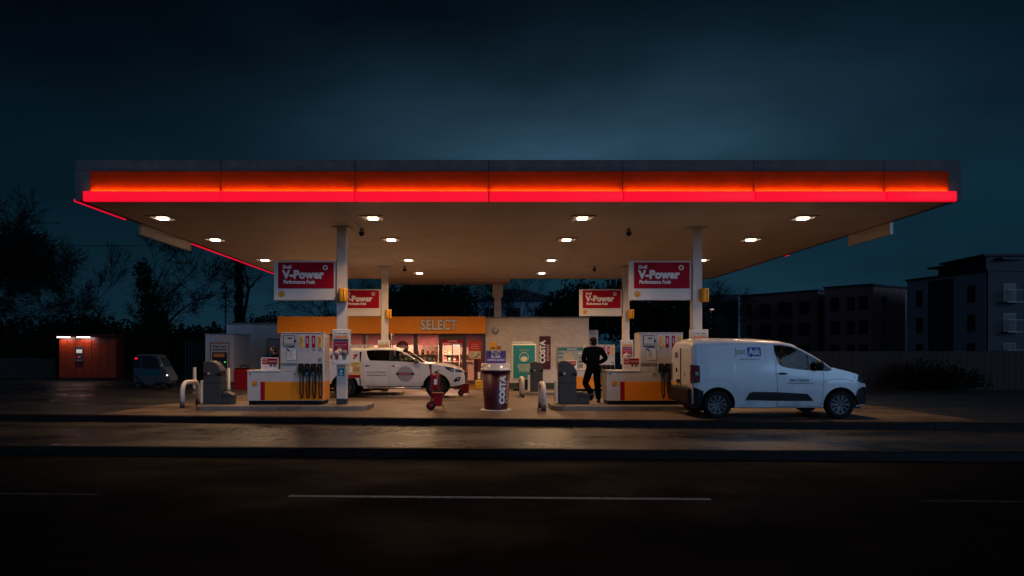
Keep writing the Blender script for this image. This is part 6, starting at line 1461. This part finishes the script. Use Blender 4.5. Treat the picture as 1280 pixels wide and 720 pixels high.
# ------------------------------------------------------------------ trees and hedges
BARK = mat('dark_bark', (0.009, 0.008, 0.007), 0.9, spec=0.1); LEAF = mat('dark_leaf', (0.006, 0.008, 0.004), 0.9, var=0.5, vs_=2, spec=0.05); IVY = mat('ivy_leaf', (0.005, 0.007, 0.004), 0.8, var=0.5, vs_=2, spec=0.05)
def leaves(p, blobs, n, size, m, rnd, shell=0.35):
    i = p.mi(m); tot = sum(b[1][0]*b[1][1]*b[1][2] for b in blobs)
    for c, r in blobs:
        c = Vector(c); k = int(n*r[0]*r[1]*r[2]/tot)
        for _ in range(k):
            d = Vector((rnd.gauss(0, 1), rnd.gauss(0, 1), rnd.gauss(0, 1))).normalized(); q = rnd.uniform(shell, 1)**0.6
            nn = 0.80+0.42*noise.noise(d*2.3+c*0.37)
            o = c+Vector((d.x*r[0], d.y*r[1], d.z*r[2]))*q*nn
            u = Vector((rnd.gauss(0, 1), rnd.gauss(0, 1), rnd.gauss(0, 1))).normalized(); w = u.orthogonal().normalized(); s = size*rnd.uniform(0.5, 1.3)
            vv = [p.bm.verts.new(o+u*s), p.bm.verts.new(o+w*s*0.6), p.bm.verts.new(o-u*s), p.bm.verts.new(o-w*s*0.6)]
            p.bm.faces.new(vv).material_index = i
def bare_tree(loc, H, label, seed, spread=0.55, r0=0.16, levels=6, group=None, ivy=False, upright=0.25, k1=1.0, first=0.22, nb=(2, 3), twig=0.010, cat='tree'):
    rnd = random.Random(seed)
    t = empty('bare_tree', loc, label, cat, group)
    pt, pc = P(), P()
    tips = []
    def grow(pos, d, L_, r, lev):
        p = pt if lev <= 1 else pc
        pts = [pos]; rs = [r]; n = 4; dd = d.copy(); q = pos.copy()
        for k in range(n):
            dd = (dd+Vector((rnd.gauss(0, 1), rnd.gauss(0, 1), rnd.gauss(0, 0.6)))*0.11+Vector((0, 0, upright*0.12))).normalized()
            q = q+dd*L_/n; pts.append(q.copy()); rs.append(max(twig, r*(1-0.42*(k+1)/n)))
            if lev >= 1 and lev < levels and k in (1, 2) and rnd.random() < 0.75:
                a = dd.orthogonal().normalized(); a.rotate(Matrix.Rotation(rnd.uniform(0, 2*PI), 3, dd)); nd = (dd+a*rnd.uniform(0.6, 1.1)).normalized(); grow(q.copy(), nd, L_*rnd.uniform(0.45, 0.62), max(twig, rs[-1]*0.5), lev+1+(lev < 2))
        p.tube(pts, rs, BARK, n=6 if lev < 2 else 3, smooth=True)
        if lev < levels:
            for k in range(rnd.randint(*nb)):
                a = dd.orthogonal().normalized(); a.rotate(Matrix.Rotation(rnd.uniform(0, 2*PI), 3, dd)); nd = (dd+a*rnd.uniform(spread*0.5, spread*1.3)).normalized()
                grow(q.copy(), nd, L_*rnd.uniform(0.66, 0.86)*(k1 if lev == 0 else 1), max(twig, rs[-1]*0.72), lev+1)
    grow(Vector((0, 0, -0.3)), Vector((0.02, 0, 1)), H*first, r0, 0)
    pt.build('trunk', t); pc.build('crown', t)
    if ivy:
        pi = P(); hh = ivy[0]; w0, w1, lean = ivy[1:]
        leaves(pi, [((lean*(k/7)**1.5, 0, hh*k/7), (w0+(w1-w0)*k/7, w0*0.8, hh/8)) for k in range(8)], 6000, 0.12, IVY, rnd, 0.1); pi.build('ivy', t)
    return t
def evergreen(loc, blobs, n, size, label, seed, name='evergreen_tree', cat='tree', group=None, trunk=None):
    rnd = random.Random(seed); t = empty(name, loc, label, cat, group)
    p = P(); leaves(p, blobs, n, size, LEAF, rnd, 0.15); p.build('crown' if cat == 'tree' else 'foliage', t)
    if cat == 'tree': p = P(); p.tube([(0, 0, -0.3), (0.1, 0, (trunk or 3)*0.5), (0, 0, trunk or 3)], [0.25, 0.2, 0.1], BARK, n=8); p.build('trunk', t)
    return t
bare_tree((X_(-72, 42), 42, -0.4), 17.5, 'big dense bare tree filling the far left edge above the fence', 14, spread=0.8, r0=0.4, levels=7, upright=0.15, nb=(3, 3), twig=0.013)
bare_tree((X_(48, 47), 47, -0.4), 13, 'lower spreading bare tree just right of the big far left tree', 12, spread=0.8, r0=0.2, levels=6, upright=0.2, twig=0.013)
bare_tree((X_(112, 55), 55, -0.4), 15.5, 'slender young bare tree left of the canopy, behind the parcel locker', 5, spread=0.42, r0=0.14, levels=6, upright=0.6, twig=0.013)
bare_tree((X_(150, 53), 53, -0.4), 11.5, 'thin bare tree between the slender tree and the ivy covered one', 8, spread=0.6, r0=0.12, levels=6, upright=0.4, twig=0.013)
bare_tree((X_(200, 48), 48, -0.4), 15.5, 'spreading bare tree with a thick leaning ivy covered trunk behind the cash kiosk', 21, spread=0.8, r0=0.22, levels=6, upright=0.35, ivy=(7.6, 1.9, 0.5, -1.2), first=0.26, twig=0.014)
bare_tree((X_(299, 58), 58, -0.4), 12.8, 'straight tree trunk thick with ivy left of the front sign', 9, spread=0.9, r0=0.22, levels=5, ivy=(9.2, 0.62, 0.42, 0.0), k1=0.3, first=0.60, upright=0.1, twig=0.012)
bare_tree((X_(672, 50), 50, -0.4), 12.5, 'bare branching tree right of the hip roofed house, under the canopy', 33, spread=0.7, r0=0.2, levels=6, upright=0.3)
bare_tree((X_(420, 52), 52, -0.4), 12.0, 'bare tree seen between the front left sign and the shop fascia', 41, spread=0.7, r0=0.2, levels=6)
bare_tree((X_(885, 60), 60, -0.4), 11.5, 'small twiggy tree beside the right column, before the far apartments', 17, spread=0.7, r0=0.15, levels=6)
bare_tree((X_(800, 55), 55, -0.4), 11.0, 'bare tree behind the front right sign', 55, spread=0.7, r0=0.2, levels=6)
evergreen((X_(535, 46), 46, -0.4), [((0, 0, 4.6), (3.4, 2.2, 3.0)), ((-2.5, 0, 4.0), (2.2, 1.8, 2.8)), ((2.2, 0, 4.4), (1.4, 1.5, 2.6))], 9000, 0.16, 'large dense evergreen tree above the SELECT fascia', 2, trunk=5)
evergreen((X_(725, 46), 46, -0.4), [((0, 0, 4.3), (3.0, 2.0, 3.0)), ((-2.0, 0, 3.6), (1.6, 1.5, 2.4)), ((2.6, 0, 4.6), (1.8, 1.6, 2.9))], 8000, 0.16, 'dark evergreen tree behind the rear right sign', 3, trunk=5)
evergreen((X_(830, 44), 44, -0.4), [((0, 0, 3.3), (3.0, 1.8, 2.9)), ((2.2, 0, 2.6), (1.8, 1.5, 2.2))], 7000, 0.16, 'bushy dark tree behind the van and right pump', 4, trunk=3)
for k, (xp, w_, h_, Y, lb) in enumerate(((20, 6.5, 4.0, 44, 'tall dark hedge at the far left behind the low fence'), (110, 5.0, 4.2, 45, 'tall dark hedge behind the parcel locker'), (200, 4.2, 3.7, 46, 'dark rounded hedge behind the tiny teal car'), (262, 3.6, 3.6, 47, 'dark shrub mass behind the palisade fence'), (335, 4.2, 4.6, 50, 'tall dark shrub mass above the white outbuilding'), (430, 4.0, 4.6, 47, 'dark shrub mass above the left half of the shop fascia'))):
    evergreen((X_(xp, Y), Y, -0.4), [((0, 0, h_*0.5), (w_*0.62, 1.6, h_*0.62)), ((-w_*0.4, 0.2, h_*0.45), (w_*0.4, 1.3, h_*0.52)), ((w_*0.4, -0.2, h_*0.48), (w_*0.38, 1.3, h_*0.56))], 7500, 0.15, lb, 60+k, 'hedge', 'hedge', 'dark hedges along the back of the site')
evergreen((X_(1165, 30.6), 30.6, -0.3), [((0, 0, 0.7), (2.3, 0.5, 0.9)), ((1.5, 0, 0.5), (1.4, 0.4, 0.7))], 3000, 0.07, 'low dark bush against the timber fence on the right', 77, 'bush', 'bush')
# overhead cable on the left
t = empty('power_cable', (-60, 46, 0), 'thin overhead cable crossing the sky at the left, with its wooden pole', 'cable')
A = Vector((-60, 46, Z_(301, 46))); B = Vector((X_(262, 46), 46, Z_(307, 46)))
p = P(); p.tube([A.lerp(B, k/20)-Vector((-60, 46, 0))-Vector((0, 0, 0.5*math.sin(PI*k/20)*0.2)) for k in range(21)], 0.022, BLACK, n=4); p.build('wire', t)
p = P(); p.cyl((0, 0, -0.4), (0, 0, A.z+0.3), 0.13, BARK, 0.1, n=8); p.build('pole', t)
for o in list(bpy.data.objects):
    if o.type == 'EMPTY' and o.parent is not None and not kids(o): bpy.data.objects.remove(o)
